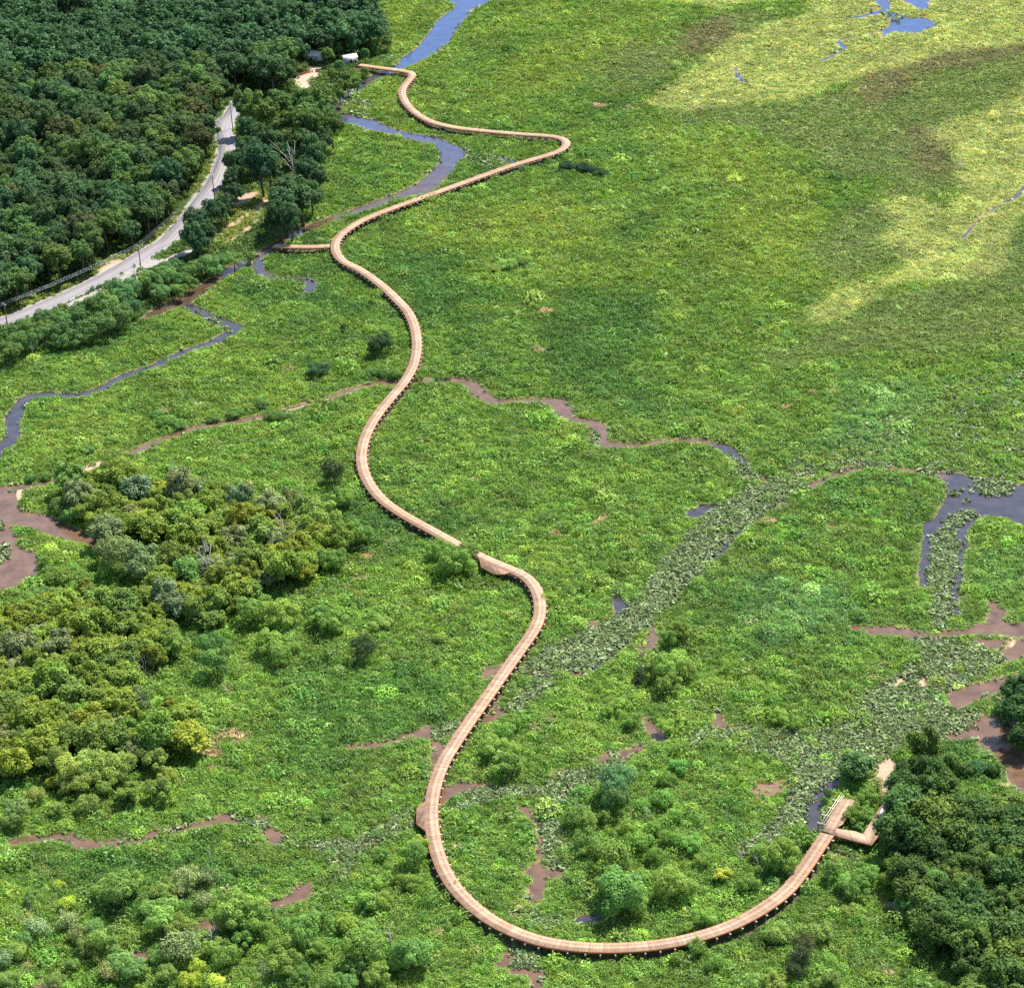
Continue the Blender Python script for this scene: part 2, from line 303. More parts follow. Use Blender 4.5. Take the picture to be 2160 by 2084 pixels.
pads_polys = [     # upright round-leaved water plants, (polygon, strength)
  ([(1565, 1035), (1466, 1102), (1394, 1185), (1339, 1267), (1267, 1322), (1146, 1366), (1100, 1422), (1180, 1420), (1267, 1400), (1366, 1322), (1433, 1256), (1488, 1190), (1565, 1113), (1653, 1069), (1703, 1030), (1653, 1008), (1609, 1022)], 1),
  ([(1109, 1440), (1153, 1422), (1176, 1429), (1135, 1473), (1087, 1510), (1065, 1492)], 1),
  ([(914, 1543), (940, 1525), (973, 1518), (962, 1558), (911, 1560)], 1),
  ([(945, 1707), (977, 1672), (1050, 1655), (1142, 1659), (1198, 1626), (1264, 1615), (1293, 1597), (1330, 1606), (1249, 1655), (1216, 1700), (1142, 1681), (1050, 1692), (955, 1715)], 1),
  ([(860, 1700), (880, 1745), (820, 1775), (760, 1800), (735, 1850), (705, 1865), (690, 1810), (640, 1790), (590, 1770), (600, 1765), (680, 1775), (760, 1760), (830, 1715)], .8),
  ([(1138, 1705), (1170, 1690), (1195, 1790), (1195, 1830), (1165, 1830), (1150, 1800), (1140, 1760)], .9),
  ([(1076, 1931), (1124, 1909), (1150, 1927), (1190, 1942), (1153, 1964), (1109, 1960)], .9),
  ([(1083, 2001), (1135, 2001), (1135, 2041), (1087, 2038)], 1),
  ([(1560, 1560), (1640, 1545), (1750, 1530), (1830, 1460), (1880, 1430), (1960, 1380), (1990, 1420), (1980, 1470), (2010, 1500), (2050, 1500), (2075, 1485), (2100, 1470), (2140, 1455), (2130, 1490), (2085, 1500), (2070, 1500), (2050, 1530), (2000, 1545), (1990, 1560), (1900, 1565), (1890, 1600), (1830, 1630), (1770, 1640), (1730, 1660), (1700, 1700), (1690, 1740), (1650, 1770), (1600, 1800), (1560, 1810), (1555, 1790), (1620, 1740), (1660, 1690), (1680, 1640), (1640, 1600), (1560, 1580), (1440, 1575), (1440, 1560)], .95),
  ([(1700, 985), (1760, 930), (1830, 890), (1950, 850), (2040, 800), (2160, 780), (2230, 780), (2230, 1000), (2160, 1010), (2100, 1008), (2050, 1003), (1990, 995), (1920, 985), (1850, 980), (1820, 975), (1770, 1000)], .36),
  ([(1930, 1350), (1990, 1345), (2075, 1365), (2115, 1390), (2090, 1425), (2030, 1440), (1985, 1460), (1940, 1480), (1900, 1520), (1850, 1510), (1880, 1440), (1940, 1400)], .95),
  (T(9, [(1480, 200), (1430, 260), (1415, 420), (1400, 700), (1410, 780), (1500, 780), (1550, 640), (1565, 400), (1590, 300), (1560, 190), (1680, 130), (1660, 100), (1560, 120)]), 1),
  ([(2046, 1024), (2070, 1009), (2140, 1017), (2143, 1030), (2128, 1045), (2082, 1043), (2052, 1034)], 1),
  ([(2028, 1056), (2033, 1050), (2043, 1055), (2038, 1064), (2031, 1064)], 1),
  ([(1999, 1038), (2020, 1028), (2036, 1034), (2018, 1042)], 1),
  (T(6, [(1360, 1270), (1480, 1290), (1480, 1320), (1350, 1305)]), .9), (T(6, [(1040, 1240), (1150, 1230), (1200, 1250), (1140, 1290), (1060, 1270)]), .9),
  (T(6, [(500, 1330), (640, 1330), (900, 1260), (1010, 1230), (900, 1200), (700, 1180), (560, 1250)]), .55),
  (T(6, [(250, 1170), (330, 1230), (480, 1330), (420, 1360), (300, 1300)]), .8),
  (T(4, [(1380, 90), (1480, 70), (1500, 30), (1400, 60)]), .8), (T(4, [(1060, 360), (1130, 370), (1280, 450), (1330, 470), (1310, 500), (1230, 440)]), .7),
  (T(5, [(1450, 1050), (1470, 1080), (1470, 1150), (1440, 1130)]), .9), (T(10, [(1340, 440), (1530, 460), (1530, 540), (1420, 500)]), .9),
  (T(10, [(940, 510), (1040, 500), (1040, 530), (950, 540)]), .9), (T(10, [(700, 560), (790, 555), (780, 580), (700, 590)]), .9),
  ([(-40, 1150), (15, 1152), (14, 1178), (-40, 1186)], 1), ([(-40, 1095), (6, 1098), (8, 1115), (-40, 1120)], 1),
  (T(2, [(10, 600), (60, 560), (160, 600), (180, 680), (60, 650)]), .55), (T(2, [(720, 880), (860, 880), (990, 930), (900, 980), (720, 960)]), .4),
  (T(12, [(890, 640), (990, 650), (1000, 700), (920, 690)]), .9), (T(9, [(0, 1350), (380, 1350), (560, 1380), (700, 1416), (0, 1430)]), .7),
  (T(3, [(1180, 60), (1280, 100), (1230, 130), (1150, 100)]), .4),
]
sand_polys = [
  [(132, 1003), (184, 981), (228, 966), (220, 979), (176, 998), (147, 1009)], [(573, 872), (643, 851), (698, 838), (694, 842), (624, 863)],
  [(33, 1030), (51, 1030), (39, 1060), (28, 1045)], [(1720, 1004), (1740, 1008), (1735, 1013)],
  T(9, [(1200, 1100), (1260, 1060), (1270, 1090), (1220, 1120)]), T(9, [(1370, 1050), (1410, 1055), (1390, 1110), (1360, 1100)]),
  T(12, [(1800, 260), (1940, 290), (1960, 300), (1820, 230)]),
  T(9, [(1870, 810), (1910, 830), (1910, 880), (1880, 890)]),
  T(6, [(1070, 1175), (1100, 1170), (1105, 1190), (1080, 1195)]),
]
track_lines = [   # bare soil
  (T(1, [(1165, 1395), (1250, 1340), (1330, 1290), (1450, 1220), (1530, 1150)]), [3.5, 2.5, 2, 2.6, 3]),
  (T(1, [(1290, 1400), (1400, 1330), (1480, 1260)]), [1.5, 2.5, 2]),
  (T(1, [(1360, 1180), (1420, 1130), (1470, 1110)]), [4, 7, 3]),
  (T(4, [(560, 165), (630, 110), (680, 80)]), [3, 5, 3]),
  (T(12, [(1100, 880), (1200, 960), (1300, 1050), (1380, 1110)]), [1.4, 2.6, 1.2, 1.6]),
  (T(12, [(1190, 330), (1185, 260), (1190, 200), (1180, 150), (1230, 90)]), [4.5, 6, 5.5, 3.5, 2]), (T(12, [(1190, 260), (1280, 270), (1340, 350)]), [3, 2.5, 2.5]),
  ([(2160, 1650), (2140, 1640)], 3), 
]
flat_polys = [T(12, [(470, 230), (590, 235), (560, 300), (500, 370), (460, 380), (400, 300)]), T(12, [(820, 640), (930, 650), (940, 720), (830, 700)])]
dry_spots = T(10, [(1210, 80, 34), (1225, 20, 24), (1225, 160, 18), (1380, 10, 26), (1030, 230, 16), (190, 1290, 30), (1300, 850, 18), (240, 750, 16)]) + \
  T(7, [(1320, 1385, 40), (1390, 1400, 36), (1260, 1400, 20), (1400, 1245, 20), (1320, 1130, 18), (1340, 1250, 14)]) + \
  T(8, [(95, 493, 22), (30, 545, 14), (100, 590, 20), (195, 620, 16), (265, 280, 20), (160, 365, 18), (1240, 235, 24), (1530, 140, 24), (1140, 1360, 26), (1200, 1310, 18), (960, 705, 16), (1460, 180, 20)]) + \
  T(9, [(490, 160, 18), (850, 200, 14), (430, 260, 12), (500, 310, 14), (400, 750, 14), (370, 1005, 22), (510, 1030, 14), (920, 1210, 18), (1100, 1060, 14), (630, 1380, 18), (1160, 1005, 14)]) + \
  T(4, [(1430, 1370, 22), (1490, 1410, 18), (1660, 705, 16), (930, 950, 14), (1130, 915, 12)]) + T(6, [(600, 928, 12), (740, 838, 12), (860, 830, 14)]) + \
  T(5, [(1180, 370, 22), (700, 1290, 10), (1720, 490, 14), (770, 1340, 12), (1140, 600, 12)]) + T(11, [(1240, 200, 20), (1090, 445, 18), (1140, 530, 18), (1020, 950, 14), (800, 1230, 20), (550, 1110, 18), (1700, 430, 22), (660, 620, 14)]) + \
  T(12, [(1070, 1040, 18), (550, 520, 18), (1180, 1330, 16), (430, 660, 12)]) + T(2, [(280, 790 - 20, 14), (1480, 610, 26)])
road_px = T(4, [(-110, 490), (0, 440), (200, 362), (400, 276), (600, 178), (800, 62), (895, 5)]) + T(1, [(950, 1392), (1010, 1330), (1080, 1250), (1150, 1160), (1220, 1065), (1275, 960), (1300, 880), (1302, 830), (1290, 785), (1278, 745), (1290, 700), (1330, 660), (1370, 600), (1400, 560)])
lot_poly = [(657, 140), (679, 141), (682, 160), (661, 164), (651, 176), (660, 189), (641, 190), (624, 182), (621, 161), (649, 155)]
apron_polys = [T(4, [(400, 365), (560, 290), (720, 205), (840, 135), (930, 100), (1060, 60), (1120, 20), (1090, 18), (920, 75), (860, 60), (700, 170), (540, 255), (380, 330)]),
               T(1, [(1255, 690), (1350, 660), (1345, 730), (1330, 760), (1265, 745)])]
verge_polys = [T(4, [(-60, 470), (100, 370), (300, 285), (500, 195), (700, 100), (900, 5), (860, -20), (600, 80), (500, 160), (300, 240), (0, 370), (-60, 400)]),
               T(1, [(880, 1416), (1000, 1310), (1080, 1200), (1170, 1100), (1250, 900), (1240, 850), (1150, 1040), (1050, 1180), (900, 1330), (820, 1416)]),
               T(1, [(1330, 740), (1380, 740), (1360, 830), (1340, 860)]),
               T(1, [(1170, 1390), (1330, 1230), (1400, 1120), (1540, 1080), (1560, 1130), (1500, 1260), (1400, 1340), (1300, 1416)])]
# ------------------------------------------------------------------ fields
nb = fbm(GX, GY, 5.0, 3, 11); nb2 = fbm(GX, GY, 1.7, 2, 15)
d_river, d_creek, d_mud = new_field(), new_field(), new_field()
for p in river_polys: add_poly(d_river, W(p))
HID = np.array([0, -.55])
for p, w in river_lines: add_line(d_river, W(p) + HID, w)
for p, w in creek_lines: add_line(d_creek, W(p) + HID, np.array(w) * 1.0 + .6 if not np.isscalar(w) else w + .6)
for p in dark_polys: add_poly(d_creek, W(p))
for p, w in mud_lines: add_line(d_mud, W(p) + HID * .6, np.array(w) * .95 + .3 if not np.isscalar(w) else w + .3)
for p in mud_polys: add_poly(d_mud, W(p))
d_water = np.minimum(np.minimum(d_river, d_creek), d_mud) + nb * 0.7 + nb2 * 0.35 - .15
muddy = sstep(-1.5, 1.5, np.minimum(d_creek, d_river) - d_mud)         # 1 where the water is brown
d_pads = new_field(); pads = np.zeros((NI, NJ))
for p, s in pads_polys:
    f = new_field(); add_poly(f, W(p), 8)
    pads = np.maximum(pads, s * sstep(1.2, -1.2, f + nb * 1.6))
d_sand = new_field()
for p in sand_polys: add_poly(d_sand, W(p))
sand = sstep(.5, -.5, d_sand + nb * .6)
d_track = new_field()
for p, w in track_lines: add_line(d_track, W(p), w)
track = sstep(.6, -.6, d_track + nb * 1.2 + nb2 * .8)
d_flat = new_field()
for p in flat_polys: add_poly(d_flat, W(p))
flat = sstep(.8, -.8, d_flat + nb * 1.6 + nb2)
d_road = new_field(); add_line(d_road, W(road_px), 7.4)
d_bare = new_field()
add_poly(d_bare, W(lot_poly))
for p in apron_polys: add_poly(d_bare, W(p))
bare = np.maximum(sstep(.5, -.5, d_bare + nb * .5), sstep(1.2, 0.3, d_road + nb * .4))
d_verge = new_field()
for p in verge_polys: add_poly(d_verge, W(p))
verge = sstep(2, -2, d_verge + nb * 2)
dry = np.zeros((NI, NJ))
for x, y, r in dry_spots:
    c = P(x, y)[:2]; rr = 1.5 * r / 2.722 / PX(x, y); f = new_field()
    add_line(f, np.array([c - [rr * .5, 0], c + [rr * .5, 0]]), rr * 1.1, 6, False)
    dry = np.maximum(dry, sstep(.7, -.5, f + nb2 * .9 + nb * .6))
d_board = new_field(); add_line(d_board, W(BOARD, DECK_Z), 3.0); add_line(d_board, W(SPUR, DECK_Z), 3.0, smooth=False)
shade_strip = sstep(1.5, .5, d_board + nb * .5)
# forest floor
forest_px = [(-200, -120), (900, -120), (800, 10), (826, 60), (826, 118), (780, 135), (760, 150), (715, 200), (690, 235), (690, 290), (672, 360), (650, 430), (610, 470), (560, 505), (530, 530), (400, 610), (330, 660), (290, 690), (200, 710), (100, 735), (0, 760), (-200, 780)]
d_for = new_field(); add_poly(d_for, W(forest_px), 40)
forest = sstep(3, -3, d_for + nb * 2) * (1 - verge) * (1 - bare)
swamp_px1 = T(7, [(350, -80), (700, -110), (1000, -60), (1200, -60), (1500, 60), (1780, 80), (1870, 200), (1840, 380), (1700, 450), (1500, 480), (1380, 560), (1250, 700), (1080, 640), (900, 640), (820, 600), (900, 480), (1000, 400), (950, 300), (1000, 200), (750, 200), (600, 230), (500, 200)])
swamp_px2 = T(7, [(-80, 620), (100, 640), (250, 600), (480, 550), (750, 620), (900, 720), (1020, 790), (1020, 880), (860, 940), (720, 950), (800, 1050), (700, 1150), (740, 1380), (900, 1290), (1080, 1330), (1090, 1400), (900, 1480), (400, 1440), (120, 1560), (-80, 1560)])
east_px = [(1900, 1610), (1950, 1590), (1990, 1600), (1995, 1650), (2040, 1670), (2100, 1690), (2160, 1700), (2240, 1700), (2240, 2140), (2040, 2140), (2040, 2050), (2020, 1990), (1970, 1960), (1925, 1930), (1915, 1880), (1915, 1850), (1880, 1800), (1870, 1775), (1885, 1710), (1900, 1690)]
d_sw = new_field()
for p in (swamp_px1, swamp_px2, east_px): add_poly(d_sw, W(p), 20)
swampf = sstep(1, -3, d_sw + nb * 2)

# large patches of plant colour
def zone(polys, soft=5.0, amp=5.0, seed=0):
    f = new_field()
    for p in polys: add_poly(f, W(p), 40)
    return sstep(soft, -soft, f + fbm(GX, GY, 28, 4, 31 + seed) * amp * 2)
zl = zone([D([(1195, 212), (1260, 170), (1330, 130), (1400, 75), (1480, 45), (1540, 25), (1570, -20), (2100, -20), (2100, 70), (1960, 80), (1850, 95), (1780, 108), (1680, 140), (1600, 175), (1530, 200), (1440, 203), (1330, 212), (1260, 208)]),
           D([(1900, 200), (1960, 172), (2060, 150), (2060, 420), (1960, 420), (1925, 470), (1900, 515), (1830, 540), (1700, 556), (1640, 575), (1600, 600), (1500, 640), (1590, 590), (1690, 520), (1730, 480), (1700, 455), (1720, 430), (1680, 395), (1760, 382), (1800, 392), (1850, 370), (1830, 310), (1800, 270), (1820, 230)]),
           D([(1180, 0), (1290, 12), (1370, 22), (1480, 0), (1480, -20), (1180, -20)])], 4, 5, 1)
zd = zone([D([(1300, 60), (1400, 30), (1500, 5), (1545, 30), (1480, 45), (1400, 75), (1330, 120), (1290, 160), (1230, 180), (1170, 200), (1110, 160), (1180, 100)]),
           D([(1990, 80), (1990, 165), (1880, 200), (1815, 225), (1800, 270), (1810, 330), (1800, 385), (1750, 375), (1690, 380), (1690, 350), (1600, 330), (1500, 260), (1400, 235), (1260, 215), (1500, 205), (1620, 178), (1750, 120), (1850, 100)]),
           D([(1700, 570), (1850, 550), (1930, 490), (1990, 430), (1990, 620), (1850, 650), (1700, 660), (1560, 680), (1500, 720), (1450, 690), (1600, 610)]),
           D([(1640, 390), (1720, 420), (1690, 460), (1730, 480), (1640, 560), (1580, 560), (1560, 480), (1600, 420)])], 8, 9, 2)
zb = zone([D([(1370, 340), (1400, 345), (1450, 385), (1455, 400), (1420, 390)]), D([(1300, 60), (1380, 40), (1420, 70), (1340, 110), (1290, 110)]), D([(1700, 100), (1960, 85), (1960, 110), (1740, 150), (1690, 215), (1640, 220)]), D([(1760, 250), (1810, 260), (1810, 320), (1780, 330)])], 6, 6, 3)
zdg = zone([D([(700, 990), (760, 1020), (830, 1060), (760, 1080), (690, 1050)]), D([(560, 1290), (800, 1270), (900, 1350), (880, 1420), (700, 1440), (600, 1500), (520, 1500), (480, 1400)]),
            D([(700, 500), (860, 470), (900, 540), (1000, 560), (820, 600)]), D([(650, 900), (560, 850), (680, 880)]), D([(0, 1600), (400, 1610), (520, 1680), (300, 1760), (0, 1700)]),
            D([(1070, 540), (1250, 580), (1220, 700), (1350, 790), (1200, 800), (1020, 720)]), D([(1180, 380), (1240, 380), (1250, 440), (1190, 470), (1225, 430)]), D([(560, 560), (640, 520), (700, 600), (640, 600)])], 6, 7, 4)
zy = zone([D([(800, 430), (1000, 390), (1130, 400), (1120, 470), (900, 470), (780, 470)]), D([(1250, 250), (1500, 280), (1560, 420), (1500, 560), (1350, 540), (1400, 400), (1300, 330)]), D([(1150, 60), (1250, 70), (1180, 130), (1000, 180), (900, 200), (1000, 100)])], 10, 9, 5)
zc = zone([D([(1460, 1120), (1620, 1100), (1660, 1180), (1500, 1200)]), D([(1600, 700), (1760, 740), (1700, 860), (1500, 880), (1560, 790)]), D([(1800, 1080), (1950, 1060), (1960, 1130), (1850, 1150)])], 8, 8, 6)
c_bright, c_yel = np.array([.165, .295, .040]), np.array([.235, .34, .048])
c_light, c_dark = np.array([.41, .47, .14]), np.array([.17, .225, .065])
c_brown, c_deep = np.array([.20, .17, .08]), np.array([.065, .18, .030])
c_cool, c_pad = np.array([.17, .35, .12]), np.array([.20, .265, .11])
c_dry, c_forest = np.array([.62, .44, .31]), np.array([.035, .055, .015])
def lerp(a, b, t): return a + (b - a) * t[..., None]
nl = fbm(GX, GY, 60, 4, 41); nm = fbm(GX, GY, 14, 4, 47); ns = fbm(GX, GY, 4.5, 3, 53)
near = sstep(760, 560, GY)                                             # a change of plants, not of light
veg = np.broadcast_to(c_bright, (NI, NJ, 3)).copy()
veg = lerp(veg, c_yel, sstep(-.05, .55, nl * .6 + nm * .5) * .75)
veg = lerp(veg, c_deep, sstep(.05, .6, -nl * .7 + fbm(GX, GY, 9, 3, 61) * .6) * .75)
veg = lerp(veg, c_yel, zy * .8)
veg = lerp(veg, c_dark, zd * (.62 + .38 * nm)); veg = lerp(veg, c_brown, zb * .6)
veg = lerp(veg, c_light, zl * (.78 + .3 * ns)); veg = lerp(veg, c_deep, zdg * .7); veg = lerp(veg, c_cool, zc * .6)
veg *= (1 + .20 * nm + .26 * ns)[..., None]  # random plant tone, with shading between clumps painted in as darker patches
veg = lerp(veg, np.array([.26, .30, .06]), verge * .7); veg = lerp(veg, c_dry, np.clip(dry * 1.3, 0, 1) * .95)
veg = lerp(veg, np.array([.16, .325, .038]), near * .4 * sstep(-.5, .4, nm + nl)); veg = lerp(veg, np.array([.075, .15, .03]), np.clip(forest + swampf * .6, 0, 1) * .75); veg = np.clip(veg * np.array([1.10, 1.06, 1.03]), .01, .8)
under = np.array([.10, .075, .035])
gcol = lerp(veg * .62, under, np.full((NI, NJ), .35))
c_mud = np.array([.25, .15, .09]); c_sand = np.array([.47, .32, .21])
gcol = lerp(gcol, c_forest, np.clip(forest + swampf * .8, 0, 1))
gcol = lerp(gcol, c_mud * .55, pads * .8)
gcol = lerp(gcol, c_mud * (1), sstep(.9, .1, d_water) * .75)
gcol = lerp(gcol, np.array([.37, .265, .18]), track); gcol = lerp(gcol, np.array([.20, .125, .08]), flat); gcol = lerp(gcol, np.array([.33, .30, .275]), bare)
f = new_field(); add_poly(f, W(lot_poly)); gcol = lerp(gcol, np.array([.44, .31, .23]), sstep(.4, -.4, f))
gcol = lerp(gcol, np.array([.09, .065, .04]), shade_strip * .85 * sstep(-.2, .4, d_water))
gcol *= (1 + .18 * ns + .10 * nb2)[..., None]
bar_h = sand * .34
gz = -.75 * sstep(.35, -.9, d_water) + .10 * (nm * .6 + ns * .6) * sstep(0, 3, d_water) * (1 - bare)
gz = gz * (1 - sand) + sand * (-.16 + .05 * ns)
gz = gz * (1 - pads * sstep(.2, -.8, d_water) * .35)
gcol = lerp(gcol, c_sand, sand * .9)
gz = np.where(d_road < 3, np.minimum(gz, .02), gz)

# ------------------------------------------------------------------ materials
def new_mat(name):
    m = bpy.data.materials.new(name); m.use_nodes = True; nt = m.node_tree; nt.nodes.clear()
    out = nt.nodes.new('ShaderNodeOutputMaterial'); return m, nt, out
def N(nt, t, **k):
    n = nt.nodes.new(t)
    for a, b in k.items(): setattr(n, a, b)
    return n
def val_noise(nt, scale, detail=4, coord=None, rough=.6):
    n = N(nt, 'ShaderNodeTexNoise'); n.inputs['Scale'].default_value = scale; n.inputs['Detail'].default_value = detail
    n.inputs['Roughness'].default_value = rough
    if coord is not None: nt.links.new(coord, n.inputs['Vector'])
    return n.outputs['Fac']
def maprange(nt, v, a, b, c, d):
    n = N(nt, 'ShaderNodeMapRange'); nt.links.new(v, n.inputs['Value'])
    for k, x in zip(('From Min', 'From Max', 'To Min', 'To Max'), (a, b, c, d)): n.inputs[k].default_value = x
    return n.outputs['Result']
def mulcol(nt, colsock, fac):
    n = N(nt, 'ShaderNodeVectorMath', operation='SCALE'); nt.links.new(colsock, n.inputs[0]); nt.links.new(fac, n.inputs['Scale'])
    return n.outputs[0]
def simple(name, col, rough=.7, var=.18, scale=3.0, metal=0.0, bump=0.0, spec=.3):
    m, nt, out = new_mat(name); b = N(nt, 'ShaderNodeBsdfPrincipled')
    b.inputs['Roughness'].default_value = rough; b.inputs['Metallic'].default_value = metal; b.inputs['Specular IOR Level'].default_value = spec
    tc = N(nt, 'ShaderNodeTexCoord'); rgb = N(nt, 'ShaderNodeRGB'); rgb.outputs[0].default_value = (*col, 1)
    nz = val_noise(nt, scale, 5, tc.outputs['Object'])
    nt.links.new(mulcol(nt, rgb.outputs[0], maprange(nt, nz, .3, .7, 1 - var, 1 + var)), b.inputs['Base Color'])
    if bump:
        bp = N(nt, 'ShaderNodeBump'); bp.inputs['Strength'].default_value = bump; nt.links.new(nz, bp.inputs['Height']); nt.links.new(bp.outputs[0], b.inputs['Normal'])
    nt.links.new(b.outputs[0], out.inputs[0]); return m

def ground_mat():
    m, nt, out = new_mat('marsh_soil'); b = N(nt, 'ShaderNodeBsdfPrincipled'); b.inputs['Roughness'].default_value = .9; b.inputs['Specular IOR Level'].default_value = .2
    a = N(nt, 'ShaderNodeAttribute', attribute_name='gcol'); g = N(nt, 'ShaderNodeNewGeometry')
    n1 = val_noise(nt, 1.3, 6, g.outputs['Position'], .7)
    nt.links.new(mulcol(nt, a.outputs['Color'], maprange(nt, n1, .3, .7, .7, 1.3)), b.inputs['Base Color'])
    bp = N(nt, 'ShaderNodeBump'); bp.inputs['Strength'].default_value = .6; bp.inputs['Distance'].default_value = .3
    nt.links.new(n1, bp.inputs['Height']); nt.links.new(bp.outputs[0], b.inputs['Normal']); nt.links.new(b.outputs[0], out.inputs[0]); return m
def water_mat():
    m, nt, out = new_mat('marsh_water'); b = N(nt, 'ShaderNodeBsdfPrincipled'); b.inputs['Roughness'].default_value = .06
    b.inputs['IOR'].default_value = 1.33; b.inputs['Specular IOR Level'].default_value = .75
    a = N(nt, 'ShaderNodeAttribute', attribute_name='wcol'); g = N(nt, 'ShaderNodeNewGeometry')
    n0 = val_noise(nt, .22, 4, g.outputs['Position'])
    nt.links.new(mulcol(nt, a.outputs['Color'], maprange(nt, n0, .3, .7, .68, 1.3)), b.inputs['Base Color'])
    n1 = val_noise(nt, 1.1, 3, g.outputs['Position'])
    bp = N(nt, 'ShaderNodeBump'); bp.inputs['Strength'].default_value = .12; bp.inputs['Distance'].default_value = .2
    nt.links.new(n1, bp.inputs['Height']); nt.links.new(bp.outputs[0], b.inputs['Normal']); nt.links.new(b.outputs[0], out.inputs[0]); return m
def leaf_mat(name, source, trans=.35, gloss=.05, rough=.45, tcol=(1.25, 1.15, .55)):
    """source: 'object' tint of the object, 'instance' colour of the scattered plant"""
    m, nt, out = new_mat(name)
    lv = N(nt, 'ShaderNodeAttribute', attribute_name='lv')
    if source == 'object':
        oi = N(nt, 'ShaderNodeObjectInfo'); c = oi.outputs['Color']
    else:
        a = N(nt, 'ShaderNodeAttribute', attribute_name='col', attribute_type='INSTANCER'); c = a.outputs['Color']
    c = mulcol(nt, c, lv.outputs['Fac'])
    d = N(nt, 'ShaderNodeBsdfDiffuse'); t = N(nt, 'ShaderNodeBsdfTranslucent'); nt.links.new(c, d.inputs['Color'])
    vm = N(nt, 'ShaderNodeVectorMath', operation='MULTIPLY'); nt.links.new(c, vm.inputs[0]); vm.inputs[1].default_value = tcol
    nt.links.new(vm.outputs[0], t.inputs['Color'])
    mx = N(nt, 'ShaderNodeMixShader'); mx.inputs[0].default_value = trans
    nt.links.new(d.outputs[0], mx.inputs[1]); nt.links.new(t.outputs[0], mx.inputs[2])
    gl = N(nt, 'ShaderNodeBsdfGlossy'); gl.inputs['Roughness'].default_value = rough
    mg = N(nt, 'ShaderNodeMixShader'); mg.inputs[0].default_value = gloss
    nt.links.new(mx.outputs[0], mg.inputs[1]); nt.links.new(gl.outputs[0], mg.inputs[2]); nt.links.new(mg.outputs[0], out.inputs[0]); return m
def deck_mat():
    m, nt, out = new_mat('deck_planks'); b = N(nt, 'ShaderNodeBsdfPrincipled'); b.inputs['Roughness'].default_value = .75; b.inputs['Specular IOR Level'].default_value = .2
    uv = N(nt, 'ShaderNodeUVMap', uv_map='UVMap'); sp = N(nt, 'ShaderNodeSeparateXYZ'); nt.links.new(uv.outputs[0], sp.inputs[0])
    def M(op, a, b_=None):
        n = N(nt, 'ShaderNodeMath', operation=op)
        for i, x in enumerate((a, b_)):
            if x is None: continue
            if isinstance(x, (int, float)): n.inputs[i].default_value = x
            else: nt.links.new(x, n.inputs[i])
        return n.outputs[0]
    u, v = sp.outputs[0], sp.outputs[1]
    pl = M('DIVIDE', u, .28); pid = M('FLOOR', pl); fr = M('FRACT', pl)
    wn_ = N(nt, 'ShaderNodeTexWhiteNoise', noise_dimensions='1D'); nt.links.new(pid, wn_.inputs['W'])
    plank = maprange(nt, wn_.outputs['Value'], 0, 1, .82, 1.12)
    gap = maprange(nt, M('ABSOLUTE', M('SUBTRACT', fr, .5)), .44, .49, 1, .45)
    sec = M('FLOOR', M('DIVIDE', u, 3.05)); wn2 = N(nt, 'ShaderNodeTexWhiteNoise', noise_dimensions='1D'); nt.links.new(M('ADD', sec, 71.3), wn2.inputs['W'])
    joint = maprange(nt, M('ABSOLUTE', M('SUBTRACT', M('FRACT', M('DIVIDE', u, 3.05)), .5)), .465, .485, 1, .6)
    av = M('ABSOLUTE', v)
    lane = maprange(nt, M('ABSOLUTE', M('SUBTRACT', av, .62)), .05, .42, .70, 1.06)
    nz = val_noise(nt, .9, 5, uv.outputs[0]); nzl = val_noise(nt, .035, 3, uv.outputs[0])
    f = M('MULTIPLY', M('MULTIPLY', plank, gap), M('MULTIPLY', joint, lane))
    f = M('MULTIPLY', f, maprange(nt, nz, .3, .7, .80, 1.14)); f = M('MULTIPLY', f, maprange(nt, wn2.outputs['Value'], 0, 1, .86, 1.08))
    mix = N(nt, 'ShaderNodeMix', data_type='RGBA'); nt.links.new(maprange(nt, nzl, .35, .65, 0, 1), mix.inputs['Factor'])
    mix.inputs['A'].default_value = (.44, .275, .17, 1); mix.inputs['B'].default_value = (.46, .305, .21, 1)
    nt.links.new(mulcol(nt, mix.outputs['Result'], f), b.inputs['Base Color']); nt.links.new(b.outputs[0], out.inputs[0]); return m
def road_mat():
    m, nt, out = new_mat('worn_asphalt'); b = N(nt, 'ShaderNodeBsdfPrincipled'); b.inputs['Roughness'].default_value = .85
    uv = N(nt, 'ShaderNodeUVMap', uv_map='UVMap'); sp = N(nt, 'ShaderNodeSeparateXYZ'); nt.links.new(uv.outputs[0], sp.inputs[0])
    ab = N(nt, 'ShaderNodeMath', operation='ABSOLUTE'); nt.links.new(sp.outputs[1], ab.inputs[0])
    pp = N(nt, 'ShaderNodeMath', operation='PINGPONG'); nt.links.new(ab.outputs[0], pp.inputs[0]); pp.inputs[1].default_value = .85
    lanes = maprange(nt, pp.outputs[0], .2, .85, 1.06, .9)
    mp = N(nt, 'ShaderNodeMapping'); mp.inputs['Scale'].default_value = (.06, 1, 1); nt.links.new(uv.outputs[0], mp.inputs[0])
    nz = val_noise(nt, 1.2, 5, mp.outputs[0]); rgb = N(nt, 'ShaderNodeRGB'); rgb.outputs[0].default_value = (.225, .213, .228, 1)
    c = mulcol(nt, mulcol(nt, rgb.outputs[0], lanes), maprange(nt, nz, .3, .7, .86, 1.14)); nt.links.new(c, b.inputs['Base Color'])
    nt.links.new(b.outputs[0], out.inputs[0]); return m
M_ground, M_water = ground_mat(), water_mat()
M_grass = leaf_mat('marsh_grass_blades', 'instance', .38, .03, .5)
M_pad = leaf_mat('pad_leaves', 'instance', .25, .035, .45, (1.2, 1.15, .6))
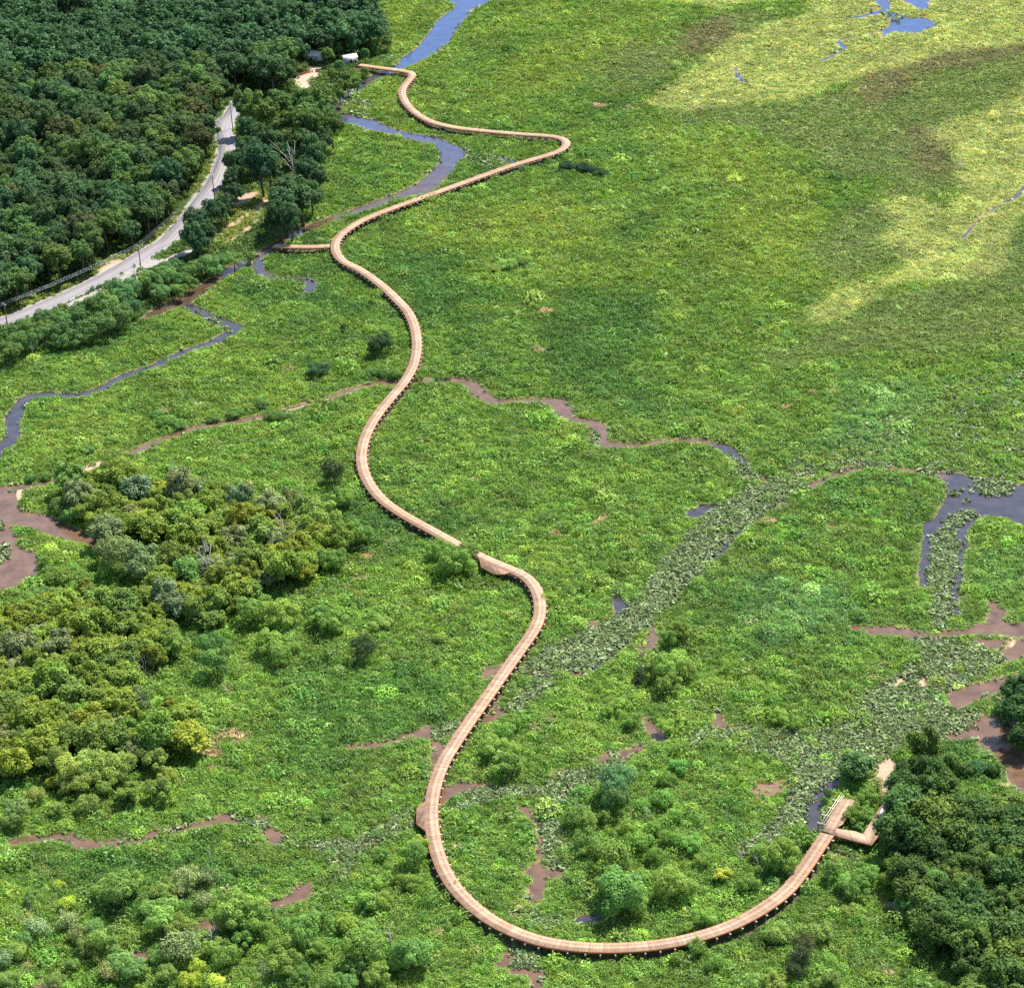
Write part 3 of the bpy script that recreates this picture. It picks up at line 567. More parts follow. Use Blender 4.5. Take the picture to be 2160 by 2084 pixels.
M_leaf = leaf_mat('tree_leaves', 'object', .24, .012, .6)
M_deck, M_road = deck_mat(), road_mat()
M_edge = simple('pale_edge_timber', (.5, .36, .25), .7, .12, 1.5)
M_fascia = simple('orange_timber', (.36, .135, .05), .7, .2, 1.2)
M_cap = simple('fresh_cut_timber', (.58, .46, .34), .7, .12, 2)
M_pile = simple('weathered_pile', (.16, .12, .09), .85, .25, 2)
M_bark = simple('bark', (.11, .085, .06), .9, .3, 3); M_dead = simple('bleached_deadwood', (.46, .42, .39), .85, .2, 2)
M_greybark = simple('grey_twigs', (.20, .16, .15), .9, .25, 3)
M_pole = simple('utility_pole_wood', (.10, .075, .06), .85, .2, 2); M_wire = simple('aluminium_wire', (.25, .26, .27), .4, .05, 1, .6)
M_white = simple('white_paint', (.80, .80, .80), .5, .06, 1.5); M_offwhite = simple('white_metal_roof', (.74, .74, .72), .5, .1, 1)
M_yellow = simple('yellow_road_paint', (.48, .31, .08), .7, .15, 1); M_whiteline = simple('white_road_paint', (.48, .46, .45), .7, .15, 1)
M_blue = simple('blue_plastic', (.10, .22, .60), .4, .1, 2); M_black = simple('black_plastic', (.02, .02, .025), .5, .2, 2)
M_red_fringe = simple('red_fringe', (.34, .08, .07), .7, .2, 1.5); M_ceramic = simple('grey_insulator', (.55, .57, .58), .3, .05, 3)
M_wall = simple('pale_wall', (.50, .48, .45), .8, .1, 1.5); M_dark = simple('dark_opening', (.03, .03, .03), .6, .1, 1)

# ------------------------------------------------------------------ ground + water
def grid_faces(ni, nj):
    idx = np.arange(ni * nj).reshape(ni, nj)
    return np.stack([idx[:-1, :-1].ravel(), idx[:-1, 1:].ravel(), idx[1:, 1:].ravel(), idx[1:, :-1].ravel()], 1)
def set_color(me, name, col, domain='POINT'):
    a = me.attributes.new(name, 'FLOAT_COLOR', domain)
    c = np.ones((len(col), 4), np.float32); c[:, :3] = col; a.data.foreach_set('color', c.ravel())
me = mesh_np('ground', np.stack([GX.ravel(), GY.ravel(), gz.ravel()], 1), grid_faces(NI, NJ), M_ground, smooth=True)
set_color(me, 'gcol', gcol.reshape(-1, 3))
tag(obj('ground', me), kind='structure')
w_mud, w_sky_blue, w_crk = np.array([.135, .080, .050]), np.array([.034, .055, .145]), np.array([.050, .045, .054])
w_low = np.array([.085, .055, .036])
wcol = lerp(np.broadcast_to(w_crk, (NI, NJ, 3)).copy(), w_low, sstep(1, -1, d_river - d_creek))
wcol = lerp(wcol, w_sky_blue, sstep(P(760, 430)[1], P(900, 300)[1], GY) * .6 + .4 * sstep(P(900, 300)[1], P(900, 120)[1], GY))  # sky reflection painted as blue base colour, stronger on farther water
wcol = lerp(wcol, np.array([.07, .055, .045]), sstep(P(800, 150)[0] + 12, P(740, 230)[0], GX) * sstep(P(720, 262)[1], P(720, 235)[1], GY))  # shade of the overhanging trees put into the water colour
wcol = lerp(wcol, w_mud, muddy)
WI = slice(4, NI - 4); WJ = slice(5, NJ - 5, 2)
wx, wy = GX[WI, WJ], GY[WI, WJ]
me = mesh_np('water', np.stack([wx.ravel(), wy.ravel(), np.full(wx.size, -.22)], 1), grid_faces(*wx.shape), M_water, smooth=True)
set_color(me, 'wcol', wcol[WI, WJ].reshape(-1, 3))
tag(obj('water', me), kind='structure')

# ------------------------------------------------------------------ scattered marsh plants (uncountable)
def blade_clump(seed, n, h, w, spread, lean):
    r = np.random.default_rng(seed); V = []; F = []; L = []
    for i in range(n):
        a = r.uniform(0, 2 * math.pi); rad = spread * math.sqrt(r.uniform()); b = np.array([rad * math.cos(a), rad * math.sin(a), -.05])
        dr = r.uniform(0, 2 * math.pi); le = lean * r.uniform(.3, 1.2); hh = h * r.uniform(.6, 1.15)
        side = np.array([-math.sin(dr + r.uniform(-1, 1)), math.cos(dr + r.uniform(-1, 1)), 0]) * w * r.uniform(.7, 1.3)
        dv = np.array([math.cos(dr), math.sin(dr), 0]); m = b + dv * le * .35 * hh + np.array([0, 0, hh * .65]); t = b + dv * le * hh + np.array([0, 0, hh * (1 - .3 * le)])
        k = len(V); V += [b - side * .5, b + side * .5, m + side * .6, m - side * .6, t + side * .12, t - side * .12]
        F += [[k, k + 1, k + 2, k + 3], [k + 3, k + 2, k + 4, k + 5]]; v = r.uniform(.72, 1.25); L += [v * .85, v * 1.08]
    return V, F, L
def leaf_dome(seed, n, R, hgt, leaf):
    r = np.random.default_rng(seed); V = []; F = []; L = []
    for i in range(n):
        a = r.uniform(0, 2 * math.pi); ph = math.acos(r.uniform(0, 1)); rr = r.uniform(.7, 1.05)
        nrm = np.array([math.sin(ph) * math.cos(a), math.sin(ph) * math.sin(a), math.cos(ph)])
        c = nrm * [R, R, hgt] * rr; nn = nrm * .5 + r.normal(size=3) * .55 + [0, 0, .55]; nn /= np.linalg.norm(nn)
        t = np.cross(nn, r.normal(size=3)); t /= np.linalg.norm(t); s = np.cross(nn, t); l = leaf * r.uniform(.7, 1.3)
        k = len(V); V += [c - t * l * .6, c + s * l * .34, c + t * l * .6, c - s * l * .34]; F.append([k, k + 1, k + 2, k + 3]); L.append(r.uniform(.68, 1.3))
    return V, F, L
def pad_plant(seed, n):
    r = np.random.default_rng(seed); V = []; F = []; L = []
    for i in range(n):
        a = r.uniform(0, 2 * math.pi); rad = .55 * math.sqrt(r.uniform()); h = r.uniform(.15, .55); c = np.array([rad * math.cos(a), rad * math.sin(a), h])
        nn = np.array([math.cos(a) * r.uniform(.1, .9), math.sin(a) * r.uniform(.1, .9), r.uniform(.35, 1)]) + r.normal(size=3) * .25; nn /= np.linalg.norm(nn)
        t = np.cross(nn, [math.sin(a), math.cos(a), .3]); t /= np.linalg.norm(t); s = np.cross(nn, t); l = r.uniform(.13, .22); k = len(V)
        V += [c + (t * math.cos(q) * 1.15 + s * math.sin(q) * .85) * l for q in (0, 1.05, 2.1, 3.14, 4.2, 5.25)]
        F.append([k, k + 1, k + 2, k + 3, k + 4, k + 5]); L.append(r.uniform(.65, 1.35))
        st = np.array([c[0] * .3, c[1] * .3, -.3]); q = np.array([-math.sin(a), math.cos(a), 0]) * .02; k = len(V)
        V += [st - q, st + q, c + q, c - q]; F.append([k, k + 1, k + 2, k + 3]); L.append(.6)
    return V, F, L
def scatter(name, protos, pos, kind, rot, scl, col, mat):
    """one object: its points carry the plants of the given prototypes"""
    V = []; F = []; L = []; K = []
    for i, (v, f_, l) in enumerate(protos):
        n = len(V); V += [tuple(p) for p in v]; F += [[a + n for a in q] for q in f_]; L += l; K += [-1 - i] * len(v)
    np_ = len(V); allV = np.vstack([np.array(V, np.float32), pos.astype(np.float32)])
    me = mesh_np(name, allV, F, mat)
    n = len(allV)
    k = me.attributes.new('plant', 'INT', 'POINT'); k.data.foreach_set('value', np.concatenate([np.array(K), kind]).astype(np.int32))
    def vec(nm, arr):
        a = me.attributes.new(nm, 'FLOAT_VECTOR', 'POINT'); b = np.zeros((n, 3), np.float32); b[np_:] = arr; a.data.foreach_set('vector', b.ravel())
    vec('rot', rot); vec('scl', scl)
    c = np.ones((n, 3)); c[np_:] = col; set_color(me, 'col', c)
    a = me.attributes.new('lv', 'FLOAT', 'FACE'); a.data.foreach_set('value', np.array(L, np.float32))
    o = obj(name, me)
    ng = bpy.data.node_groups.new(name + '_scatter', 'GeometryNodeTree')
    ng.interface.new_socket('Geometry', in_out='INPUT', socket_type='NodeSocketGeometry'); ng.interface.new_socket('Geometry', in_out='OUTPUT', socket_type='NodeSocketGeometry')
    gi = ng.nodes.new('NodeGroupInput'); go = ng.nodes.new('NodeGroupOutput'); jn = ng.nodes.new('GeometryNodeJoinGeometry')
    def named(nm, t):
        x = ng.nodes.new('GeometryNodeInputNamedAttribute'); x.data_type = t; x.inputs['Name'].default_value = nm; return x.outputs['Attribute']
    kk = named('plant', 'INT'); rr = named('rot', 'FLOAT_VECTOR'); ss = named('scl', 'FLOAT_VECTOR')
    def sep(v):
        c = ng.nodes.new('FunctionNodeCompare'); c.data_type = 'INT'; c.operation = 'EQUAL'
        ins = [s for s in c.inputs if s.type == 'INT']; ng.links.new(kk, ins[0]); ins[1].default_value = v
        s = ng.nodes.new('GeometryNodeSeparateGeometry'); s.domain = 'POINT'; ng.links.new(gi.outputs[0], s.inputs['Geometry']); ng.links.new(c.outputs['Result'], s.inputs['Selection'])
        return s.outputs['Selection']
    for i in range(len(protos)):
        ip = ng.nodes.new('GeometryNodeInstanceOnPoints'); ng.links.new(sep(i), ip.inputs['Points']); ng.links.new(sep(-1 - i), ip.inputs['Instance'])
        ng.links.new(rr, ip.inputs['Rotation']); ng.links.new(ss, ip.inputs['Scale']); ng.links.new(ip.outputs[0], jn.inputs[0])
    ng.links.new(jn.outputs[0], go.inputs[0])
    md = o.modifiers.new('scatter', 'NODES'); md.node_group = ng
    return o
# cells
ii, jj = np.meshgrid(np.arange(4, NI - 5), np.arange(5, NJ - 6), indexing='ij')
yc = ys[ii]; uc = us[jj]
def img_np(x, y, z):
    q = np.stack([x, y, z - H + 0 * x], -1) @ CRn
    return 1080 + FPX * q[..., 0] / -q[..., 2], 1042 - FPX * q[..., 1] / -q[..., 2]
ipx, ipy = img_np(yc * uc, yc, 0.0)
vis = (ipx > -110) & (ipx < 2270) & (ipy > -45) & (ipy < 2150)
ii, jj = ii[vis], jj[vis]
def sample(field, fi, fj):
    i = fi.astype(int); j = fj.astype(int); a = fi - i; b = fj - j
    if field.ndim == 3: a = a[:, None]; b = b[:, None]
    return field[i, j] * (1 - a) * (1 - b) + field[i + 1, j] * a * (1 - b) + field[i, j + 1] * (1 - a) * b + field[i + 1, j + 1] * a * b
fi = ii + RNG.uniform(0, 1, ii.shape); fj = jj + RNG.uniform(0, 1, jj.shape)
X = sample(GX, fi, fj); Y = sample(GY, fi, fj); Z = sample(gz, fi, fj)
s_w = sample(d_water, fi, fj); s_p = sample(pads, fi, fj); s_for = sample(np.clip(forest + swampf, 0, 1), fi, fj); s_bare = sample(np.maximum(np.maximum(bare, track), np.maximum(sand, flat * .9)), fi, fj)
s_veg = sample(veg, fi, fj); s_dry = sample(dry, fi, fj); s_ns = sample(ns, fi, fj); s_nm = sample(nm, fi, fj); s_verge = sample(verge, fi, fj)
s_lite = sample(np.clip(zl + zd * .8, 0, 1), fi, fj); s_near = sample(near, fi, fj)
U = RNG.uniform(0, 1, X.shape)
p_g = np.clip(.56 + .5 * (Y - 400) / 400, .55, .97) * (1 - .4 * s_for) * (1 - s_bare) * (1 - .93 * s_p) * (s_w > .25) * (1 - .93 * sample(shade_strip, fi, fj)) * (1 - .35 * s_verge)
sel = U < p_g
x, y, z, vg = X[sel], Y[sel], Z[sel], s_veg[sel]
n = len(x); u2 = RNG.uniform(0, 1, n); dsz = (y / 400) ** .6
shrubby = np.clip(.34 * s_near[sel] + .26 * sstep(-.1, .5, s_nm[sel]) * (1 - s_lite[sel]) + .10, 0, .85) * (1 - s_dry[sel])
kind = np.where(u2 < shrubby, RNG.integers(4, 8, n), RNG.integers(0, 4, n))
sz = dsz * RNG.lognormal(0, .22, n) * np.where(kind >= 4, 1.0 + .45 * np.clip(s_ns[sel], -.5, 1), .92)
sz *= np.where((kind >= 4) & (RNG.uniform(0, 1, n) < .06), 1.6, 1.0)
big = (RNG.uniform(0, 1, n) < (.06 * s_near[sel] + .015) * (1 - s_lite[sel])) & (s_dry[sel] < .3) & (s_w[sel] > 1.5); kind = np.where(big, RNG.integers(8, 10, n), kind); sz = np.where(big, sz * RNG.uniform(.75, 1.25, n), sz)
zs = sz * sstep(-.5, 2.2, s_w[sel]) * np.where(kind >= 4, RNG.uniform(.7, 1.2, n), RNG.uniform(.6, 1.0, n)) * (1 - .35 * s_lite[sel])
vv = np.exp(RNG.normal(-.02, 1, n) * (.11 + .09 * s_near[sel]))[:, None]
hue = RNG.normal(0, 1, n)[:, None] * np.array([[.14, .02, .02]])
colr = np.clip(vg * vv * (1 + hue), .008, .8)
lit = RNG.uniform(0, 1, n) < .05; colr[lit] = np.clip(colr[lit] * 1.6 + [.06, .05, .03], 0, .8)
protos = [blade_clump(1, 15, .85, .13, .45, .6), blade_clump(2, 15, .75, .15, .5, .9), blade_clump(3, 13, .95, .12, .4, .5), blade_clump(4, 16, .65, .15, .55, 1.0),
          leaf_dome(5, 60, .62, .75, .21), leaf_dome(6, 56, .7, .62, .23), leaf_dome(7, 64, .55, .9, .20), leaf_dome(8, 54, .75, .5, .24), leaf_dome(9, 220, 1.35, 1.35, .26), leaf_dome(10, 200, 1.5, 1.05, .28)]
tag(scatter('marsh_grass', protos, np.stack([x, y, z], 1), kind, np.stack([RNG.normal(0, .12, n), RNG.normal(0, .12, n), RNG.uniform(0, 6.28, n)], 1), np.stack([sz, sz, zs], 1), colr, M_grass),
    kind='stuff', label='dense green marsh grasses and low herbs covering the wetland', cat='marsh plants')
# pad plants
U = RNG.uniform(0, 1, X.shape)
p_p = .66 * s_p * (1 - s_bare) * (1 - .8 * s_for) + .035 * (s_w < 1.4) * (s_w > -.8) * (1 - s_for)
sel = U < p_p
x, y, vg = X[sel], Y[sel], s_veg[sel]; n = len(x)
z = np.maximum(Z[sel], -.24); sz = RNG.lognormal(0, .2, n) * (y / 400) ** .6 * 1.0
colr = np.clip((c_pad * .92 + vg * .06) * RNG.lognormal(0, .24, n)[:, None], .01, .8)
tag(scatter('water_pad_plants', [pad_plant(21, 13), pad_plant(22, 15), pad_plant(23, 12)], np.stack([x, y, z], 1), RNG.integers(0, 3, n),
    np.stack([RNG.normal(0, .1, n), RNG.normal(0, .1, n), RNG.uniform(0, 6.28, n)], 1), np.stack([sz, sz, sz], 1), colr, M_pad),
    kind='stuff', label='pale green round leaved water plants filling the shallow channels', cat='water plants')

# ------------------------------------------------------------------ boardwalk
bw = empty('boardwalk', (*P(1138, 1297)[:2], 0))
tag(bw, 'long winding timber boardwalk on piles looping across the green marsh', 'boardwalk')
B0 = np.array([bw.location[0], bw.location[1]])
def resample(p, step):
    s = np.concatenate([[0], np.cumsum(np.linalg.norm(np.diff(p, axis=0), axis=1))]); n = int(s[-1] / step)
    t = np.linspace(0, s[-1], n + 1); return np.column_stack([np.interp(t, s, p[:, 0]), np.interp(t, s, p[:, 1])]), t
def path_of(px, z, step):
    p = smooth_line(W(px, z), .8)
    for _ in range(2): p = np.vstack([p[:1], (p[:-2] + 2 * p[1:-1] + p[2:]) / 4, p[-1:]])
    p, t = resample(p, step); tg = np.gradient(p, axis=0); tg /= np.linalg.norm(tg, axis=1)[:, None]
    return p, t, np.column_stack([-tg[:, 1], tg[:, 0]]), tg
def strip(name, p, nrm, t, o0, o1, z0, z1, mat, parent, off=None, uv=False):
    """a slab along p between the side offsets o0 < o1, from z0 up to z1"""
    n = len(p); a = p + nrm * o0; b = p + nrm * o1
    if off is not None: a = a - off; b = b - off
    V = np.concatenate([np.column_stack([a, np.full(n, z1)]), np.column_stack([b, np.full(n, z1)]), np.column_stack([a, np.full(n, z0)]), np.column_stack([b, np.full(n, z0)])])
    i = np.arange(n - 1); F = np.concatenate([np.stack(q, 1) for q in ((i + 1, i + 1 + n, i + n, i), (i, i + 2 * n, i + 1 + 2 * n, i + 1), (i + n, i + 1 + n, i + 1 + 3 * n, i + 3 * n), (i + 2 * n, i + 3 * n, i + 1 + 3 * n, i + 1 + 2 * n))])
    F = np.vstack([F, [[0, n, 3 * n, 2 * n]], [[n - 1, 3 * n - 1, 4 * n - 1, 2 * n - 1]]])
    me = mesh_np(name, V, F, mat)
    if uv:
        l = me.uv_layers.new(name='UVMap'); vi = np.zeros(len(me.loops), np.int32); me.loops.foreach_get('vertex_index', vi)
        l.data.foreach_set('uv', np.stack([t[vi % n], np.where((vi // n) % 2 == 0, o0, o1)], 1).astype(np.float32).ravel())
    return obj(name, me, parent)
def flat_uv(o, origin, ax):
    me = o.data; l = me.uv_layers.new(name='UVMap'); ax = np.array(ax, float); ax /= np.linalg.norm(ax)
    for lp in me.loops:
        c = np.array(me.vertices[lp.vertex_index].co[:2]) - origin; l.data[lp.index].uv = (c @ ax, c @ np.array([-ax[1], ax[0]]))
bp, bt, bn, btg = path_of(BOARD, DECK_Z, .6)
HW = 1.5
strip('deck', bp, bn, bt, -HW, HW, DECK_Z - .12, DECK_Z, M_deck, bw, B0, True)
for sgn in (-1, 1):
    o0, o1 = sorted((sgn * (HW + .003), sgn * (HW + .1)))
    strip('edge_beam', bp, bn, bt, o0, o1, DECK_Z - .42, DECK_Z + .006, M_fascia, bw, B0)
sp, st, sn, stg = path_of(SPUR, DECK_Z, .6)
k0 = int(1.7 / .6)
strip('side_deck', sp[k0:], sn[k0:], st[k0:], -HW, HW, DECK_Z - .12, DECK_Z - .008, M_deck, bw, B0, True)
for sgn in (-1, 1):
    o0, o1 = sorted((sgn * (HW + .003), sgn * (HW + .1)))
    strip('edge_beam', sp[k0 + 1:], sn[k0 + 1:], st[k0 + 1:], o0, o1, DECK_Z - .42, DECK_Z, M_fascia, bw, B0)
def platform(name, px, zt, ax=None, rim=True, label=None):
    q = W(px, DECK_Z) - B0; m = MB(); m.prism([tuple(v) for v in q], zt - .12, zt); o = m.build(name, M_deck, bw)
    flat_uv(o, q.mean(0), ax if ax is not None else q[1] - q[0])
    if label: o['label'] = label
    return q
def rim_beam(pts, zt=DECK_Z):
    m = MB()
    for a, b in zip(pts[:-1], pts[1:]):
        c = (a + b) / 2; d = b - a; nn = np.array([d[1], -d[0]]) / np.linalg.norm(d) * .055
        m.box((*(c + nn), zt - .21), np.linalg.norm(d) + .08, .1, .42, d)
    m.build('edge_beam', M_fascia, bw)
q = platform('viewing_platform', [(1008, 1174), (1012.8, 1182.4), (1015.4, 1195.6), (1043.3, 1210.2), (1065.8, 1210.2), (1078, 1206), (1060, 1190)], DECK_Z - .006)
rim_beam(q[1:5])
q = platform('viewing_platform', [(903, 1680), (898.6, 1688.7), (880, 1703.5), (879, 1736.2), (896.5, 1750.5), (903, 1753), (912, 1720)], DECK_Z - .006)
rim_beam(q[4:0:-1][::-1])
# the trailhead decks at the near end
z5 = lambda pts: [(1680 + p[0] / 7, 1600 + p[1] / 7) for p in pts]
q = platform('trailhead_deck', z5([(378, 1060), (480, 890), (560, 760), (640, 635), (700, 590), (850, 605), (850, 680), (790, 760), (770, 830), (690, 960), (590, 1020), (560, 1125)]), DECK_Z - .006, (.5, 1))
q = platform('ramp_deck', z5([(558, 1125), (590, 1022), (690, 1045), (860, 1065), (985, 1110), (1050, 1000), (1150, 850), (1240, 700), (1300, 620), (1400, 560), (1480, 510), (1490, 560), (1420, 640), (1330, 760), (1270, 900), (1265, 1010), (1240, 1085), (1110, 1270), (830, 1200)]), DECK_Z - .012, (1, .1))
rim_beam(np.array([q[0], q[-1], q[-2]])); rim_beam(np.array([q[-2], q[-3], q[-4]]))
lj = MB()
for off in (0, 45, 85):
    a, b = W(z5([(345 + off, 965 - off * .05), (640 + off * .75, 535)]), DECK_Z) - B0
    lj.box((*((a + b) / 2), DECK_Z - .2), np.linalg.norm(b - a), .12, .3, b - a)
lj.build('joist', M_cap, bw)
for a, b in (((305, 945), (420, 975)), ((370, 825), (500, 855)), ((465, 720), (560, 745)), ((530, 605), (640, 635))):
    a, b = W(z5([a, b]), DECK_Z - .5) - B0; m = MB(); m.box((*((a + b) / 2), DECK_Z - .5), np.linalg.norm(b - a), .28, .28, b - a); c = m.build('pier_cap', M_cap, bw)
    for e in (a * .85 + b * .15, b): m = MB(); m.tube([(*e, -1), (*e, DECK_Z - .64)], .15, 7); m.build('pile', M_pile, c)
# pile bents every ten feet
bents = [(p, t_) for p, t_ in ((bp[int(i)], bn[int(i)]) for i in np.arange(2, len(bp) - 2, 3.05 / .6))] + [(p, t_) for p, t_ in ((sp[int(i)], sn[int(i)]) for i in np.arange(5, len(sp) - 2, 3.05 / .6))]
far_c, far_p = MB(), MB()
order = sorted(range(len(bents)), key=lambda i: bents[i][0][1])
for r, i in enumerate(order):
    c, nn = bents[i]; c = c - B0; big = r < 100
    m = MB() if big else far_c; m.box((*c, DECK_Z - .42 - .15), 4.1, .3, .3, nn)
    if big: cap = m.build('pier_cap', M_cap, bw)
    for s in (-1.45, 1.45):
        m = MB() if big else far_p; e = c + nn * s; m.tube([(*e, -1.2), (*e, DECK_Z - .72)], .15, 7)
        if big: m.build('pile', M_pile, cap)
tag(far_c.build('distant_pier_cap', M_cap, bw), kind='stuff'); tag(far_p.build('distant_pile', M_pile, bw), kind='stuff')

# ------------------------------------------------------------------ road
rp, rt, rn, rtg = path_of(road_px, 0, 1.5)
o = strip('road', rp, rn, rt, -3.5, 3.5, -.05, .06, M_road, None, None, True); tag(o, kind='structure')
mm = []
for nm_, a, b, mt in (('centre_line', -.16, -.05, M_yellow), ('centre_line', .05, .16, M_yellow), ('edge_line', -3.2, -3.08, M_whiteline), ('edge_line', 3.08, 3.2, M_whiteline)):
    q = strip(nm_, rp[:-16], rn[:-16], rt[:-16], a, b, .06 + .001, .066, mt, o)

# ------------------------------------------------------------------ trees
def crown_mesh(name, seed, R, Hc, z0, lobes, n_leaf, leaf, lobe_r=(.34, .5), flat=.5, ragged=.18, up=.45):
    """leaf clumps over the surfaces of many overlapping boughs; R radius, crown from z0 to z0+Hc"""
    r = np.random.default_rng(seed); C = []; zc = z0 + Hc * .5
    for i in range(lobes):
        a = i * 2.399963 + r.uniform(-.4, .4); f = (i + .5) / lobes
        el = math.asin(np.clip(1 - 1.5 * f + r.uniform(-.12, .12), -1, 1)); rad = r.uniform(.42, .98) if i else .3
        C.append((R * rad * math.cos(el) * math.cos(a), R * rad * math.cos(el) * math.sin(a), zc + Hc * .5 * rad * math.sin(el), R * r.uniform(*lobe_r)))
    C = np.array(C); per = np.maximum((n_leaf * C[:, 3] ** 2 / (C[:, 3] ** 2).sum()).astype(int), 5)
    li = np.repeat(np.arange(len(C)), per); n = len(li)
    d = r.normal(size=(n, 3)); d[:, 2] = d[:, 2] * .9 + .25; d /= np.linalg.norm(d, axis=1)[:, None]
    rr = C[li, 3] * (1 + r.normal(0, ragged, n)) ; rr *= 1 + .22 * np.sin(d[:, 0] * 5 + li) * np.sin(d[:, 1] * 5 + li * 2) * np.cos(d[:, 2] * 4)
    pos = C[li, :3] + d * rr[:, None] * [1, 1, .85 + .3 * (Hc / (2 * R) - .5)]
    keep = pos[:, 2] > z0 * .6
    for k in range(len(C)):                       # drop what lies deep in another bough
        dist = np.linalg.norm((pos - C[k, :3]) / C[k, 3], axis=1); keep &= ~((dist < .62) & (li != k))
    pos, d, li = pos[keep], d[keep], li[keep]; n = len(pos)
    nrm = d * .95 + r.normal(size=(n, 3)) * .42 + np.array([0, 0, up]); nrm /= np.linalg.norm(nrm, axis=1)[:, None]
    t = np.cross(nrm, r.normal(size=(n, 3))); t /= np.linalg.norm(t, axis=1)[:, None]; s = np.cross(nrm, t)
    l = (leaf * r.lognormal(0, .3, n))[:, None]
    V = np.stack([pos - t * l * .6, pos + s * l * .42, pos + t * l * .6, pos - s * l * .42], 1).reshape(-1, 3); F = np.arange(4 * n).reshape(n, 4)
    lobev = r.lognormal(0, .10, len(C))
    return V, F, r.lognormal(0, .15, n) * lobev[li]
def crown_data(name, **k):
    V, F, L = crown_mesh(name, **k); me = mesh_np(name, V, F, M_leaf); a = me.attributes.new('lv', 'FLOAT', 'FACE'); a.data.foreach_set('value', L.astype(np.float32)); return me
def trunk_data(seed, h, r0, spread, mat=M_bark, nb=6):
    r = random.Random(seed); m = MB(); top = (r.uniform(-.3, .3), r.uniform(-.3, .3), h)
    m.tube([(0, 0, -.3), (top[0] * .3, top[1] * .3, h * .35), (top[0] * .7, top[1] * .7, h * .7), top], [r0 * 1.25, r0, r0 * .65, r0 * .25], 7)
    for i in range(nb):
        a = i * 2.4 + r.uniform(-.4, .4); b = h * r.uniform(.25, .75); L = spread * r.uniform(.6, 1)
        m.tube([(top[0] * b / h, top[1] * b / h, b), (math.cos(a) * L * .5, math.sin(a) * L * .5, b + L * .35), (math.cos(a) * L, math.sin(a) * L, b + L * .6)], [r0 * .5, r0 * .32, r0 * .12], 5)
    return mesh_np('trunk', m.V, m.F, mat, smooth=True)
def dead_data(seed, h, r0, spread, nb=9, twig=3, up=.7):
    r = random.Random(seed); tr = MB(); br = MB(); lean = (r.uniform(-.12, .12) * h, r.uniform(-.12, .12) * h)
    tr.tube([(0, 0, -.3), (lean[0] * .4, lean[1] * .4, h * .45), (lean[0], lean[1], h)], [r0 * 1.2, r0 * .8, r0 * .2], 7)
    for i in range(nb):
        a = i * 2.4 + r.uniform(-.5, .5); b = h * (.3 + .65 * i / nb); L = spread * r.uniform(.5, 1.1) * (1.2 - .6 * i / nb); p0 = (lean[0] * b / h, lean[1] * b / h, b)
        p1 = (p0[0] + math.cos(a) * L * .5, p0[1] + math.sin(a) * L * .5, b + L * up * .5); p2 = (p0[0] + math.cos(a + .2) * L, p0[1] + math.sin(a + .2) * L, b + L * up * r.uniform(.6, 1.3))
        br.tube([p0, p1, p2], [r0 * .5, r0 * .36, r0 * .14], 5)
        for k in range(twig):
            a2 = a + r.uniform(-1.2, 1.2); f = r.uniform(.4, .95); q = [p0[j] + (p2[j] - p0[j]) * f for j in range(3)]; l2 = L * r.uniform(.25, .55)
            br.tube([q, (q[0] + math.cos(a2) * l2, q[1] + math.sin(a2) * l2, q[2] + l2 * r.uniform(.3, 1.1))], [r0 * .2, r0 * .07], 4)
    return tr, br
PROTO = {}
def proto(kind, n, fn, trunk):
    PROTO[kind] = [(crown_data('crown', **fn(i)), trunk_data(hash(kind) % 97 + i if False else 100 + i, *trunk)) for i in range(n)]
# unit trees about 1 m in crown radius; scaled when placed
proto('forest', 6, lambda i: dict(seed=200 + i, R=1, Hc=1.95, z0=1.0, lobes=36 + 2 * i, n_leaf=7500, leaf=.09, lobe_r=(.15, .31), ragged=.16, up=.5), (2.6, .075, .7))
proto('maple', 5, lambda i: dict(seed=300 + i, R=1, Hc=1.75, z0=.5, lobes=22 + 2 * i, n_leaf=5000, leaf=.105, lobe_r=(.18, .36), ragged=.2, up=.5), (1.9, .06, .7))
proto('willow', 6, lambda i: dict(seed=400 + i, R=1, Hc=1.5, z0=.5, lobes=12 + i, n_leaf=6500, leaf=.066, lobe_r=(.24, .42), ragged=.08, up=.5), (1.4, .05, .6))
proto('shrub', 5, lambda i: dict(seed=500 + i, R=1, Hc=1.25, z0=.2, lobes=9 + i, n_leaf=3200, leaf=.09, lobe_r=(.28, .48), ragged=.13, up=.5), (.9, .04, .6))
proto('airy', 4, lambda i: dict(seed=600 + i, R=1, Hc=1.6, z0=.35, lobes=12 + i, n_leaf=1900, leaf=.10, lobe_r=(.24, .44), ragged=.3, up=.4), (1.6, .045, .75))
TREES = []
